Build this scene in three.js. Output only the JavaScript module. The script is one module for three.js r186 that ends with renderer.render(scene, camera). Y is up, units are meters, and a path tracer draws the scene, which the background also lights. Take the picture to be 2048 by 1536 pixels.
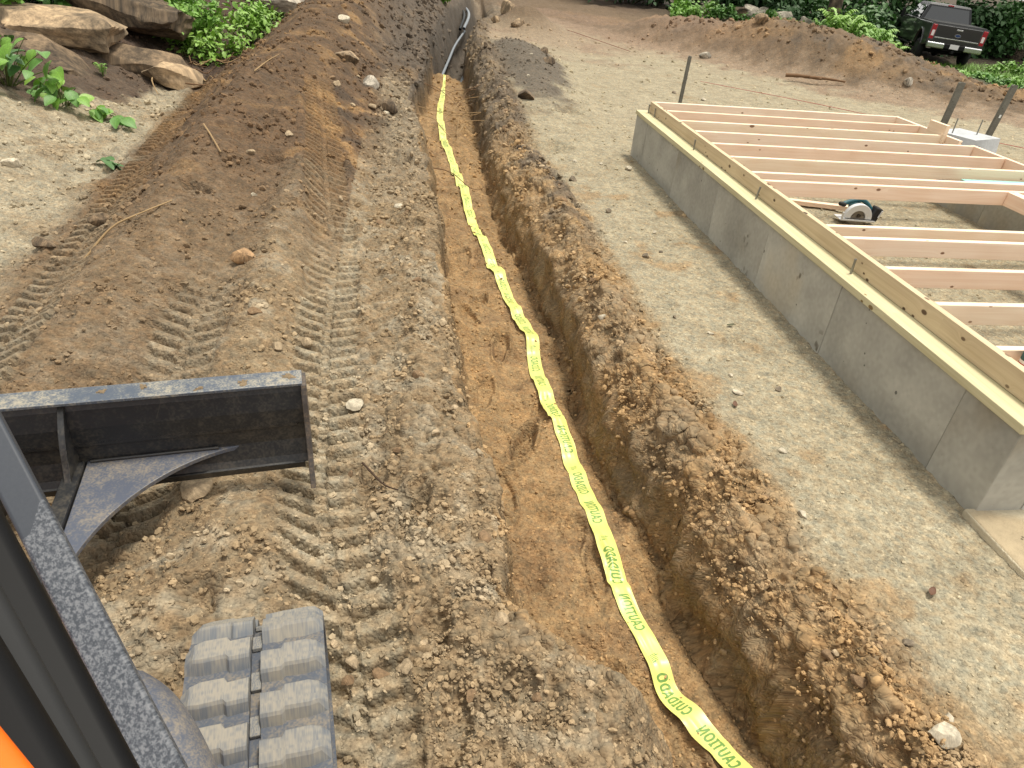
import * as THREE from 'three';
import { mergeGeometries, mergeVertices, toCreasedNormals } from 'three/addons/utils/BufferGeometryUtils.js';
import { RoundedBoxGeometry } from 'three/addons/geometries/RoundedBoxGeometry.js';

// ------------------------------------------------------------------ camera, sky, sun, exposure
const scene = new THREE.Scene();
const rad = d => d * Math.PI / 180;
const camera = new THREE.PerspectiveCamera(58.66, 4 / 3, 0.05, 400);
camera.rotation.order = 'YXZ';
camera.position.set(0, 1.8, 0);
camera.rotation.set(rad(-32.76), 0, rad(5.18));
scene.add(camera);

const SUN = new THREE.Vector3(0.32, 1.5, -0.40).normalize();
{ // hazy bright sky with thin cloud, brighter round the sun
  const W = 256, H = 128, d = new Float32Array(W * H * 4);
  const sn = (x, y, z) => Math.sin(x * 3.1 + 1.3 * Math.sin(y * 2.3 + 0.7) + 0.4) * Math.sin(z * 2.7 + 1.1 * Math.sin(x * 1.9)) * 0.5 + 0.5 * Math.sin(x * 6.3 + y * 4.1 + 2 * Math.sin(z * 3.7)) * Math.sin(z * 5.9 - x * 2.2);
  for (let j = 0; j < H; j++) for (let i = 0; i < W; i++) {
    const th = (j + 0.5) / H * Math.PI - Math.PI / 2, ph = (i + 0.5) / W * 2 * Math.PI;
    const v = new THREE.Vector3(-Math.cos(th) * Math.cos(ph), Math.sin(th), Math.cos(th) * Math.sin(ph));
    const up = Math.max(0, v.y), cl = 0.5 + 0.5 * sn(v.x / (0.25 + up), v.y, v.z / (0.25 + up));
    const c = Math.max(0, v.dot(SUN)), g = 0.5 * Math.pow(c, 6) + 1.0 * Math.pow(c, 40);
    const k = (j * W + i) * 4, m = 0.45 + 0.4 * cl;
    d[k] = 0.69 + 0.22 * m + g; d[k + 1] = 0.69 + 0.20 * m + g * 0.97; d[k + 2] = 0.695 + 0.14 * m + g * 0.90; d[k + 3] = 1;
  }
  const t = new THREE.DataTexture(d, W, H, THREE.RGBAFormat, THREE.FloatType);
  t.mapping = THREE.EquirectangularReflectionMapping; t.magFilter = t.minFilter = THREE.LinearFilter; t.needsUpdate = true;
  scene.background = t; scene.environment = t;
}
const sun = new THREE.DirectionalLight(new THREE.Color(1.0, 0.94, 0.82), 3.0);
sun.position.copy(SUN).multiplyScalar(60); sun.target.position.set(0, 0, -8);
sun.castShadow = true; sun.shadow.radius = 20; sun.shadow.mapSize.set(4096, 4096);
Object.assign(sun.shadow.camera, { left: -30, right: 30, top: 30, bottom: -30, near: 1, far: 140 });
scene.add(sun, sun.target);
const renderer = new THREE.WebGLRenderer({ antialias: true });
renderer.toneMapping = THREE.LinearToneMapping;
renderer.toneMappingExposure = 1.32;
renderer.shadowMap.enabled = true;

// ------------------------------------------------------------------ small helpers
function mulberry(a) { return () => { a |= 0; a = a + 0x6D2B79F5 | 0; let t = Math.imul(a ^ a >>> 15, 1 | a); t = t + Math.imul(t ^ t >>> 7, 61 | t) ^ t; return ((t ^ t >>> 14) >>> 0) / 4294967296; }; }
const R = mulberry(20240611);
const rr = (a, b) => a + (b - a) * R();
const clamp = (x, a = 0, b = 1) => x < a ? a : x > b ? b : x;
const ss = (a, b, x) => { const t = clamp((x - a) / (b - a)); return t * t * (3 - 2 * t); };
const mix = (a, b, t) => a + (b - a) * t;
const gauss = x => Math.exp(-x * x);
const PERM = new Uint8Array(512); { const q = mulberry(7), p = [...Array(256).keys()]; for (let i = 255; i > 0; i--) { const j = Math.floor(q() * (i + 1)); [p[i], p[j]] = [p[j], p[i]]; } for (let i = 0; i < 512; i++) PERM[i] = p[i & 255]; }
const fade = t => t * t * t * (t * (t * 6 - 15) + 10);
const G3 = (h, x, y, z) => { h &= 15; const u = h < 8 ? x : y, v = h < 4 ? y : h === 12 || h === 14 ? x : z; return ((h & 1) ? -u : u) + ((h & 2) ? -v : v); };
function noise3(x, y, z) {
  const X = Math.floor(x), Y = Math.floor(y), Z = Math.floor(z); x -= X; y -= Y; z -= Z;
  const u = fade(x), v = fade(y), w = fade(z), xi = X & 255, yi = Y & 255, zi = Z & 255;
  const A = PERM[xi] + yi, AA = PERM[A & 255] + zi, AB = PERM[(A + 1) & 255] + zi, B = PERM[(xi + 1) & 255] + yi, BA = PERM[B & 255] + zi, BB = PERM[(B + 1) & 255] + zi;
  return mix(mix(mix(G3(PERM[AA & 255], x, y, z), G3(PERM[BA & 255], x - 1, y, z), u), mix(G3(PERM[AB & 255], x, y - 1, z), G3(PERM[BB & 255], x - 1, y - 1, z), u), v),
    mix(mix(G3(PERM[(AA + 1) & 255], x, y, z - 1), G3(PERM[(BA + 1) & 255], x - 1, y, z - 1), u), mix(G3(PERM[(AB + 1) & 255], x, y - 1, z - 1), G3(PERM[(BB + 1) & 255], x - 1, y - 1, z - 1), u), v), w);
}
const n2 = (x, y, z = 0.37) => noise3(x, y, z);
function fbm(x, y, o = 4, z = 0.37) { let a = 0.5, s = 0; for (let i = 0; i < o; i++) { s += a * noise3(x, y, z + i * 7.3); x = x * 2.03 + 3.1; y = y * 2.03 - 1.7; a *= 0.5; } return s; }
const hsh = (x, y) => PERM[(PERM[x & 255] + y) & 255] / 255;
// rounded lumps scattered in cells: height 0..1 of the lump over this point
function lumps(x, y, fill, seed) {
  const X = Math.floor(x), Y = Math.floor(y); let best = 0;
  for (let j = -1; j <= 1; j++) for (let i = -1; i <= 1; i++) {
    const cx = X + i, cy = Y + j, h = hsh(cx + seed, cy + seed * 3); if (h > fill) continue;
    const px = cx + 0.15 + 0.7 * hsh(cx * 3 + seed, cy * 7 + 1), py = cy + 0.15 + 0.7 * hsh(cx * 5 + 2, cy * 3 + seed);
    const r = 0.22 + 0.42 * hsh(cx * 7 + 3, cy + seed * 5), st = 0.7 + 0.6 * hsh(cx + 9, cy * 11), dx = (x - px) * st, dy = (y - py) / st;
    const q = (dx * dx + dy * dy) / (r * r) * (1 + 0.9 * noise3(x * 2.3, y * 2.3, seed)); if (q < 1) { const v = r * Math.min(0.62, (1 - q) * 1.3) * (0.85 + 0.5 * noise3(x * 3.1, y * 3.1, 9 + seed)); if (v > best) best = v; }
  }
  return best;
}
const curve = pts => t => { // smooth curve through (t, value) pairs
  if (t <= pts[0][0]) return pts[0][1];
  for (let i = 1; i < pts.length; i++) if (t < pts[i][0]) { const [a, x] = pts[i - 1], [b, y] = pts[i], h = b - a, k = (t - a) / h, p = pts[i - 2] ?? pts[i - 1], n = pts[i + 1] ?? pts[i], m0 = (y - p[1]) / (b - p[0]) * h, m1 = (n[1] - x) / (n[0] - a) * h, k2 = k * k, k3 = k2 * k; return x * (2 * k3 - 3 * k2 + 1) + m0 * (k3 - 2 * k2 + k) + y * (3 * k2 - 2 * k3) + m1 * (k3 - k2); }
  return pts[pts.length - 1][1];
};
// site frame: s to the right, t forward along the trench
const CA = Math.cos(rad(10)), SA = Math.sin(rad(10));
const wx = (s, t) => s * CA - t * SA, wz = (s, t) => -s * SA - t * CA;
const names = {};
function numbered(n) { const k = names[n] = (names[n] ?? -1) + 1; return k ? n + '_' + String(k).padStart(3, '0') : n; }
function shade(o) { o.traverse(m => { if (m.isMesh) { m.castShadow = true; m.receiveShadow = true; } }); return o; }
function tag(o, label, category, group) { o.userData.label = label; o.userData.category = category; if (group) o.userData.group = group; return o; }
function thing(name, label, category, pos = [0, 0, 0], turn = 0, group) {
  const o = new THREE.Group(); o.name = numbered(name); o.position.set(...pos); o.rotation.y = turn; scene.add(o); return tag(o, label, category, group);
}
function part(name, geo, mat, parent, pos, rot) {
  const m = new THREE.Mesh(geo, mat); m.name = name; if (pos) m.position.set(...pos); if (rot) m.rotation.set(...rot); m.castShadow = m.receiveShadow = true; parent.add(m); return m;
}
function single(name, geo, mat, label, category, pos, rot, group) { const m = part(numbered(name), geo, mat, scene, pos, rot); return tag(m, label, category, group); }
const rbox = (x, y, z, r = 0.004, seg = 1) => new RoundedBoxGeometry(x, y, z, seg, Math.min(r, x / 2.2, y / 2.2, z / 2.2));
function place(g, pos = [0, 0, 0], rot = [0, 0, 0], sc = [1, 1, 1]) { const m = new THREE.Matrix4().compose(new THREE.Vector3(...pos), new THREE.Quaternion().setFromEuler(new THREE.Euler(...rot)), new THREE.Vector3(...sc)); const h = g.clone(); h.applyMatrix4(m); return h; }
function join(list) { return mergeGeometries(list.map(g => { const h = g.index ? g.toNonIndexed() : g; for (const k of Object.keys(h.attributes)) if (!['position', 'normal', 'uv'].includes(k)) h.deleteAttribute(k); return h; })); }
const tube = (pts, r, seg = 24, rs = 6) => new THREE.TubeGeometry(new THREE.CatmullRomCurve3(pts.map(p => new THREE.Vector3(...p))), seg, r, rs, false);
function taper(pts, r0, r1, seg = 14, rs = 5) { // a twig: tapering bent tube
  const c = new THREE.CatmullRomCurve3(pts.map(p => new THREE.Vector3(...p))), g = new THREE.TubeGeometry(c, seg, 1, rs, false), p = g.attributes.position, nrm = g.attributes.normal;
  for (let i = 0; i <= seg; i++) { const o = c.getPointAt(i / seg), r = mix(r0, r1, i / seg) * (0.85 + 0.3 * R()); for (let j = 0; j <= rs; j++) { const k = i * (rs + 1) + j; p.setXYZ(k, o.x + nrm.getX(k) * r, o.y + nrm.getY(k) * r, o.z + nrm.getZ(k) * r); } }
  return g;
}

// ------------------------------------------------------------------ textures
function dataTex(W, H, fn, srgb, rx = 1, ry = 1) {
  const d = new Uint8Array(W * H * 4);
  for (let j = 0; j < H; j++) for (let i = 0; i < W; i++) { const c = fn(i, j), k = (j * W + i) * 4; if (typeof c === 'number') { d[k] = d[k + 1] = d[k + 2] = clamp(c) * 255; } else { d[k] = clamp(c[0]) * 255; d[k + 1] = clamp(c[1]) * 255; d[k + 2] = clamp(c[2]) * 255; } d[k + 3] = 255; }
  const t = new THREE.DataTexture(d, W, H); t.wrapS = t.wrapT = THREE.RepeatWrapping; t.repeat.set(rx, ry);
  t.magFilter = THREE.LinearFilter; t.minFilter = THREE.LinearMipmapLinearFilter; t.generateMipmaps = true; t.anisotropy = 8; if (srgb) t.colorSpace = THREE.SRGBColorSpace; t.needsUpdate = true; return t;
}
// tileable value noise on an n x n lattice
function tileNoise(n, seed) { const q = mulberry(seed), v = new Float32Array(n * n).map(() => q()); return (u, w) => { u = (u % 1 + 1) % 1 * n; w = (w % 1 + 1) % 1 * n; const i = Math.floor(u), j = Math.floor(w), a = u - i, b = w - j, x = a * a * (3 - 2 * a), y = b * b * (3 - 2 * b), i1 = (i + 1) % n, j1 = (j + 1) % n; return mix(mix(v[j * n + i], v[j * n + i1], x), mix(v[j1 * n + i], v[j1 * n + i1], x), y); }; }
const SOIL = 1024;
const soilH = new Float32Array(SOIL * SOIL), soilC = new Float32Array(SOIL * SOIL).fill(1);
{ // grit: many small grains of different size, tileable over 1.6 m
  const a = tileNoise(12, 1), b = tileNoise(48, 2), c = tileNoise(160, 3), d = tileNoise(420, 4);
  for (let j = 0; j < SOIL; j++) for (let i = 0; i < SOIL; i++) { const u = i / SOIL, v = j / SOIL; soilH[j * SOIL + i] = 0.16 * a(u, v) + 0.22 * b(u, v) + 0.24 * c(u, v) + 0.16 * d(u, v); }
  const q = mulberry(99);
  for (let k = 0; k < 60000; k++) { const x = q() * SOIL, y = q() * SOIL, r = 1.1 + 1.6 * q() + 4.5 * Math.pow(q(), 7), e = 0.6 + 0.8 * q(), h = 0.05 + 0.045 * r, tone = 0.80 + 0.32 * q() + (q() > 0.97 ? 0.25 : 0); for (let dy = -Math.ceil(r * 1.5); dy <= r * 1.5; dy++) for (let dx = -Math.ceil(r * 1.5); dx <= r * 1.5; dx++) { const w = (dx * dx * e + dy * dy / e) / (r * r); if (w < 1) { const n = ((Math.floor(y + dy) + SOIL) % SOIL) * SOIL + (Math.floor(x + dx) + SOIL) % SOIL; soilH[n] = Math.max(soilH[n], 0.36 + h * 1.1 * Math.sqrt(1 - w)); soilC[n] = mix(soilC[n], tone, 0.75); } } }
}
const soilBump = dataTex(SOIL, SOIL, (i, j) => soilH[j * SOIL + i] * 0.9, false);
const soilMap = (() => { const q = mulberry(5), f = tileNoise(330, 6), g = tileNoise(26, 7), w = tileNoise(90, 8); return dataTex(SOIL, SOIL, (i, j) => { const u = i / SOIL, v = j / SOIL; let c = 0.80 * soilC[j * SOIL + i] + 0.10 * (f(u, v) - 0.5) + 0.10 * (g(u, v) - 0.5) + 0.10 * (w(u, v) - 0.5) + 0.06 * (q() - 0.5); const z = q(); if (z > 0.9965) c += 0.16; if (z < 0.004) c -= 0.2; const warm = (w(v, u) - 0.5) * 0.05; return [c + warm, c, c - warm]; }, true); })();
// ------------------------------------------------------------------ the ground
const lipL = curve([[0.3, 0.72], [0.92, 0.60], [1.2, 0.52], [1.4, 0.36], [1.8, 0.33], [2.25, 0.30], [3, 0.23], [3.5, 0.23], [4.3, 0.19], [5.2, 0.19], [6.5, 0.13], [7.6, 0.09], [9.4, 0.02], [11.4, 0.22], [13.5, 0.32], [15, 0.42], [18.4, 0.85], [23, 1.6], [28.7, 2.0]]);
const baseR = curve([[0.3, 1.2], [1.06, 1.17], [1.4, 1.13], [1.7, 1.06], [2.0, 1.06], [2.3, 1.0], [2.75, 0.96], [3.2, 0.94], [3.7, 0.97], [4.2, 0.94], [4.9, 0.9], [5.5, 0.85], [6.2, 0.83], [7.3, 0.82], [8.9, 0.86], [12.2, 0.95], [15, 1.05], [18.4, 1.45], [23, 2.2], [28.7, 2.6]]);
const crestR = curve([[0.3, 1.34], [1.0, 1.33], [1.25, 1.36], [1.48, 1.28], [1.8, 1.24], [2.2, 1.25], [2.5, 1.2], [3.05, 1.16], [3.7, 1.17], [4.4, 1.16], [5.2, 1.18], [6.2, 1.17], [7.4, 1.1], [8.9, 1.17], [11, 1.2], [15, 1.3], [18.4, 1.7], [23, 2.5], [28.7, 2.9]]);
const crestH = curve([[0, 0.05], [1.2, 0.07], [1.6, 0.02], [2.0, 0.09], [2.4, 0.10], [3, 0.05], [3.6, 0.09], [5, 0.1], [6.2, 0.13], [7.1, 0.10], [7.5, -0.1], [7.8, 0.05], [8.6, 0.15], [10, 0.22], [13, 0.3], [18, 0.2], [24, 0]]);
const floorY = curve([[0.4, -0.36], [1.5, -0.42], [13.6, -0.40], [14.1, -0.72], [30, -0.72]]);
const moundC = curve([[4, -1.2], [6, -1.25], [10, -1.25], [14, -1.1], [18, -0.6], [26, 0.2]]);
const moundH = curve([[2.4, 0], [4.2, 0.14], [6, 0.32], [9, 0.56], [12, 0.8], [16, 0.98], [20, 1.0], [26, 0.6]]);
const moundW = curve([[4, 0.6], [6, 0.7], [10, 0.85], [14, 1.05], [20, 1.4]]);
const tracks = [ // imprint centre lines
  { c: curve([[0.4, -0.02], [1.4, -0.2], [1.58, -0.26], [1.94, -0.33], [2.4, -0.37], [3.0, -0.42], [4.15, -0.48], [5.3, -0.63], [6.75, -0.79], [8.2, -0.97], [9.5, -1.05]]), t0: 0.5, t1: 9.2, ph: 0.1, d: 0.050 },
  { c: curve([[1.5, -1.72], [3, -1.81], [3.5, -1.87], [4, -1.94], [4.9, -2.01], [5.7, -2.1], [6.95, -2.22], [8.8, -2.36], [11.3, -2.5], [14, -2.5]]), t0: 1.4, t1: 13, ph: 0.37, d: 0.078 },
  { c: curve([[1.6, -0.98], [3.16, -1.07], [3.4, -1.07], [3.75, -1.04], [5, -1.0]]), t0: 1.5, t1: 4.3, ph: 0.61, d: 0.052 },
];
const prints = [ // boot prints: s, t, turn, depth, length
  [0.58, 2.81, 0.5, 0.075, 0.30], [0.57, 3.80, 0.25, 0.055, 0.28], [0.45, 2.46, -0.1, 0.03, 0.29], [0.72, 1.36, 0.15, 0.035, 0.27], [0.73, 2.15, 0.2, 0.025, 0.26], [0.78, 1.93, 0.1, 0.035, 0.28], [0.50, 4.53, 0.3, 0.05, 0.28], [0.40, 4.2, -0.4, 0.035, 0.27], [0.42, 3.25, 0.2, 0.03, 0.26], [0.44, 5.3, 0.1, 0.04, 0.28], [0.62, 5.9, -0.2, 0.04, 0.28],
  [0.05, 1.30, 0.25, 0.04, 0.29], [-0.15, 2.05, 0.25, 0.035, 0.28], [0.0, 1.85, 0.3, 0.04, 0.3], [0.10, 1.02, 0.2, 0.035, 0.28], [0.92, 1.1, 0.1, 0.03, 0.28], [0.75, 3.1, 0.2, 0.03, 0.28],
];
const holes = [[-1.42, 4.75, 0.09, 0.1], [-1.85, 4.35, 0.05, 0.05], [-0.62, 1.42, 0.07, 0.09], [-1.05, 5.5, 0.1, 0.07], [1.5, 7.35, 0.25, 0.08], [2.0, 9.0, 0.2, 0.07]];
const toe = [[3.6, 23.2], [4.6, 19.6], [5.3, 17.2], [6.45, 15.0], [7.65, 12.2], [8.7, 10.9], [9.9, 10.1], [13, 8.6], [20, 6]];
const pileH = curve([[0, 0], [2.5, 0.03], [3.7, 0.22], [5.2, 0.5], [7.7, 0.72], [9.7, 0.86], [10.9, 0.78], [12.1, 0.5], [13.7, 0.34], [17.7, 0.36], [34, 0.3]]);
function toeDist(s, t) { // distance behind the foot of the long pile, and the run along it
  let best = 1e9, sg = 1, run = 0, acc = 0;
  for (let i = 1; i < toe.length; i++) {
    const [ax, ay] = toe[i - 1], [bx, by] = toe[i], dx = bx - ax, dy = by - ay, L = Math.hypot(dx, dy);
    const k = clamp(((s - ax) * dx + (t - ay) * dy) / (L * L)), px = ax + dx * k, py = ay + dy * k, d = Math.hypot(s - px, t - py);
    if (d < best) { best = d; sg = (dx * (t - py) - dy * (s - px)) >= 0 ? 1 : -1; run = acc + k * L; }
    acc += L;
  }
  return [best * sg, run];
}
const wallUp = u => u < 0.28 ? 0.68 * ss(0, 0.28, u) : 0.68 + 0.32 * Math.pow((u - 0.28) / 0.72, 0.85);
const zone = {};
function ground(s, t, fine = true) {
  const Z = zone; const tt = Math.max(0.3, t);
  const wob = 0.06 * n2(t * 2.1, 3.3) + 0.045 * n2(t * 5.3, 9.1) + 0.02 * n2(t * 15, 2.1), wob2 = 0.03 * n2(t * 1.7, 13.3) + 0.03 * n2(t * 5.1, 19.1);
  const far = ss(24, 30, t);
  const L = lipL(tt) + wob, B = baseR(tt) + wob2 * 0.6, C = crestR(tt) + wob2, fy = floorY(tt);
  // left side
  let yl = 0.02 + 0.055 * gauss((s - (L - 0.17)) / 0.17) * ss(0.6, 1.6, t);
  yl += 0.11 * gauss((s + 0.70 + 0.02 * t) / 0.15) * ss(2.3, 3.1, t) * (1 - ss(5, 6.5, t));
  yl += 0.14 * gauss((s + 1.45 + 0.03 * t) / 0.28) * ss(1.2, 2.6, t) * (1 - ss(7, 10, t));
  yl += moundH(t) * gauss(Math.abs((s - moundC(t)) / moundW(t)) ** 1.25) * (1 - far);
  yl += 0.16 * gauss(Math.hypot((s + 0.56) / 0.2, (t - 1.62) / 0.3)) + 0.12 * gauss(Math.hypot((s + 0.85) / 0.22, (t - 1.35) / 0.25)) + 0.05 * gauss(Math.hypot((s + 0.74) / 0.16, (t - 1.95) / 0.14));
  const bk = ss(-2.35 - 0.015 * t, -4.3 - 0.015 * t, s);
  yl += (0.62 * bk + 0.35 * ss(-4, -9, s)) * ss(1, 4, t);
  yl += 0.25 * ss(20, 26, t);
  // right side
  const [pd, pr] = toeDist(s, t);
  let yr = 0.012 * n2(s * 0.9, t * 0.9) + 0.05 * ss(0.5, 0, Math.abs(s - C) / 0.35) * 0;
  const ph = pileH(pr) * (1 + 0.3 * n2(pr * 0.8, 2.2));
  const pm = t > 5 ? ss(-0.1, 1.35, pd) : 0, rough = 0.10 * fbm(s * 1.1, t * 1.1, 3);
  yr += pm * (ph + rough * 1.5) - (t > 5 ? ss(1.9, 4.2, pd) * (ph * 0.95 + (0.95 * ss(12, 17.5, s))) : 0);
  yr += (0.05 * ss(-0.6, 0, pd) * (1 - pm)) * (t > 5 ? 1 : 0);
  const gb = gauss(Math.hypot((s - 1.85 - 0.05 * (t - 12)) / 0.62, (t - 12.5) / 3.0)); yr += 0.36 * gb;
  const rh = gauss(Math.hypot((s - 2.9) / 0.7, (t - 19.5) / 1.6)); yr += 0.5 * rh;
  // trench between them
  const slump = mix(0.32, 0.10, ss(1.0, 1.5, t)) + 0.05 * ss(13, 16, t) * 6;
  const kl = ss(0, slump, s - L); let y = mix(yl, fy, kl * (1 - far));
  const u = clamp((s - B) / Math.max(0.05, C - B)), wall = wallUp(u);
  const ch = crestH(tt) * (1 + 0.5 * n2(t * 3, 5.5));
  if (s > B) y = mix(s > C ? mix(ch, yr, 1 - Math.pow(1 - clamp((s - C) / (0.24 + 0.25 * ss(6, 12, t))), 1.7)) : mix(fy, ch, wall), yr, far);
  const onFloor = kl * (1 - ss(-0.02, 0.03, s - B)) * (1 - far);
  const onWall = (s > B - 0.02 && s < C + 0.03 ? 1 : 0) * (1 - far), lipSide = (s > L - 0.02 && s < L + slump ? 1 : 0) * (1 - far);
  y += onFloor * (0.07 * n2(s * 2.2, t * 1.6) + 0.085 * n2(s * 4.5, t * 3.8) + 0.03 * n2(s * 10, t * 8) - 0.05 * ss(B - 0.2, B, s));
  // imprints of rubber tracks
  let tread = 0, tIn = 0;
  for (const k of tracks) if (t > k.t0 && t < k.t1) {
    const q = s - k.c(t), a = Math.abs(q); if (a > 0.3) continue;
    const edge = ss(k.t0, k.t0 + 0.4, t) * (1 - ss(k.t1 - 1.5, k.t1, t)), worn = 0.45 + 0.55 * ss(-0.35, 0.0, n2(s * 2.3, t * 1.7, 4.4 + k.ph));
    const inn = 1 - ss(0.135, 0.165, a), P = 0.098, v = t / P + (q < 0 ? 0 : 0.5) + k.ph + q * (q < 0 ? 0.9 : -0.9) / 0.3, f = v - Math.floor(v);
    let lug = ss(0.0, 0.12, f) * (1 - ss(0.5, 0.95, f));
    if (a < 0.022) { const g = t / (P * 0.5); lug = 0.35 + 0.4 * ss(0.3, 0.45, g - Math.floor(g)); }
    y += edge * (inn * (-0.022 + k.d * (lug - 0.35) * worn) + 0.028 * gauss((a - 0.19) / 0.035) * (0.6 + 0.8 * n2(s * 6, t * 6)));
    tread = Math.max(tread, inn * edge); tIn = Math.max(tIn, inn * edge * worn);
  }
  // boot prints and holes
  if (t < 7.5 && s < 2.2) for (const [a, b, r, d, l] of prints) {
    const dx = s - a, dy = t - b; if (dx * dx + dy * dy > 0.06) continue; const cx = dx * Math.cos(r) - dy * Math.sin(r), cy = dx * Math.sin(r) + dy * Math.cos(r);
    const w = 0.052 - 0.012 * (cy < 0 ? 1 : 0), e = Math.hypot(cx / w, cy / (l / 2)); y += -d * (1 - ss(0.82, 1.12, e)) * (0.88 + 0.12 * Math.sin(cy * 260)) + d * 0.35 * gauss((e - 1.28) / 0.16);
  }
  for (const [a, b, r, d] of holes) { const q = Math.hypot(s - a, t - b) / r; if (q < 1.4) y -= d * (1 - ss(0.4, 1.2, q)); }
  Z.L = L; Z.B = B; Z.C = C; Z.floor = onFloor; Z.wall = onWall; Z.lipSide = lipSide; Z.tread = tIn; Z.track = tread; Z.pile = pm * (1 - ss(2.2, 4, pd)); Z.pd = t > 5 ? pd : -9; Z.grey = gb; Z.heap = rh; Z.bank = bk; Z.far = far;
  const left = 1 - ss(L - 0.02, L + 0.1, s); Z.left = left;
  const berm = ss(C - 0.2, C, s) * (1 - ss(C + 0.12, C + 0.34, s)) * (1 - far); Z.berm = berm;
  const site = ss(C + 0.1, C + 0.35, s) * (1 - Z.pile); Z.site = site;
  // ruggedness
  const bankLump = left * gauss((s - (L - 0.2)) / 0.3) * (1 - tread);
  const rug = 0.10 * site + onFloor * 0.28 + Math.max(onWall, berm) * 0.9 + left * (0.55 + 0.55 * bankLump) * (1 - 0.86 * tread) * (1 - 0.5 * bk * (1 - ss(8, 10, t))) + 0.9 * Z.pile + 0.6 * gb + 0.8 * rh; Z.rug = rug;
  y += rug * (1 + 0.9 * left * ss(4, 8, t) * (1 - tread)) * (0.045 * n2(s * 3.3, t * 3.3) + 0.028 * n2(s * 8.1, t * 8.1, 2.2)) * (onFloor > 0.5 ? 0.7 : 1);
  if (fine) {
    const near = 1 - ss(6, 14, t);
    y += rug * (0.017 * n2(s * 19, t * 19, 5.1) + 0.010 * n2(s * 41, t * 41, 6.1) * near);
    y += (0.2 + rug) * (0.020 * lumps(s * 9, t * 9, 0.07 + 0.15 * bankLump - 0.1 * berm + 0.1 * Z.pile, 3) + 0.010 * near * lumps(s * 23, t * 23, 0.14 + 0.2 * bankLump - 0.1 * berm, 11) + 0.014 * near * (1 - tread) * n2(s * 27, t * 27, 4.3) + 0.016 * near * n2(s * 13, t * 13, 8.3)) * (1 - 0.7 * tIn) * (1 - 0.85 * onFloor);
    y += site * (0.006 * n2(s * 5, t * 5, 8.8) + 0.004 * n2(s * 15, t * 15, 9.9) + 0.0025 * n2(s * 40, t * 40, 3.9)) + site * 0.02 * lumps(s * 13, t * 13, 0.04, 21);
    y += onFloor * 0.004 * n2(s * 60, t * 60, 3.1);
  }
  return y;
}
const gy = (s, t) => ground(s, t, false);
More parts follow.
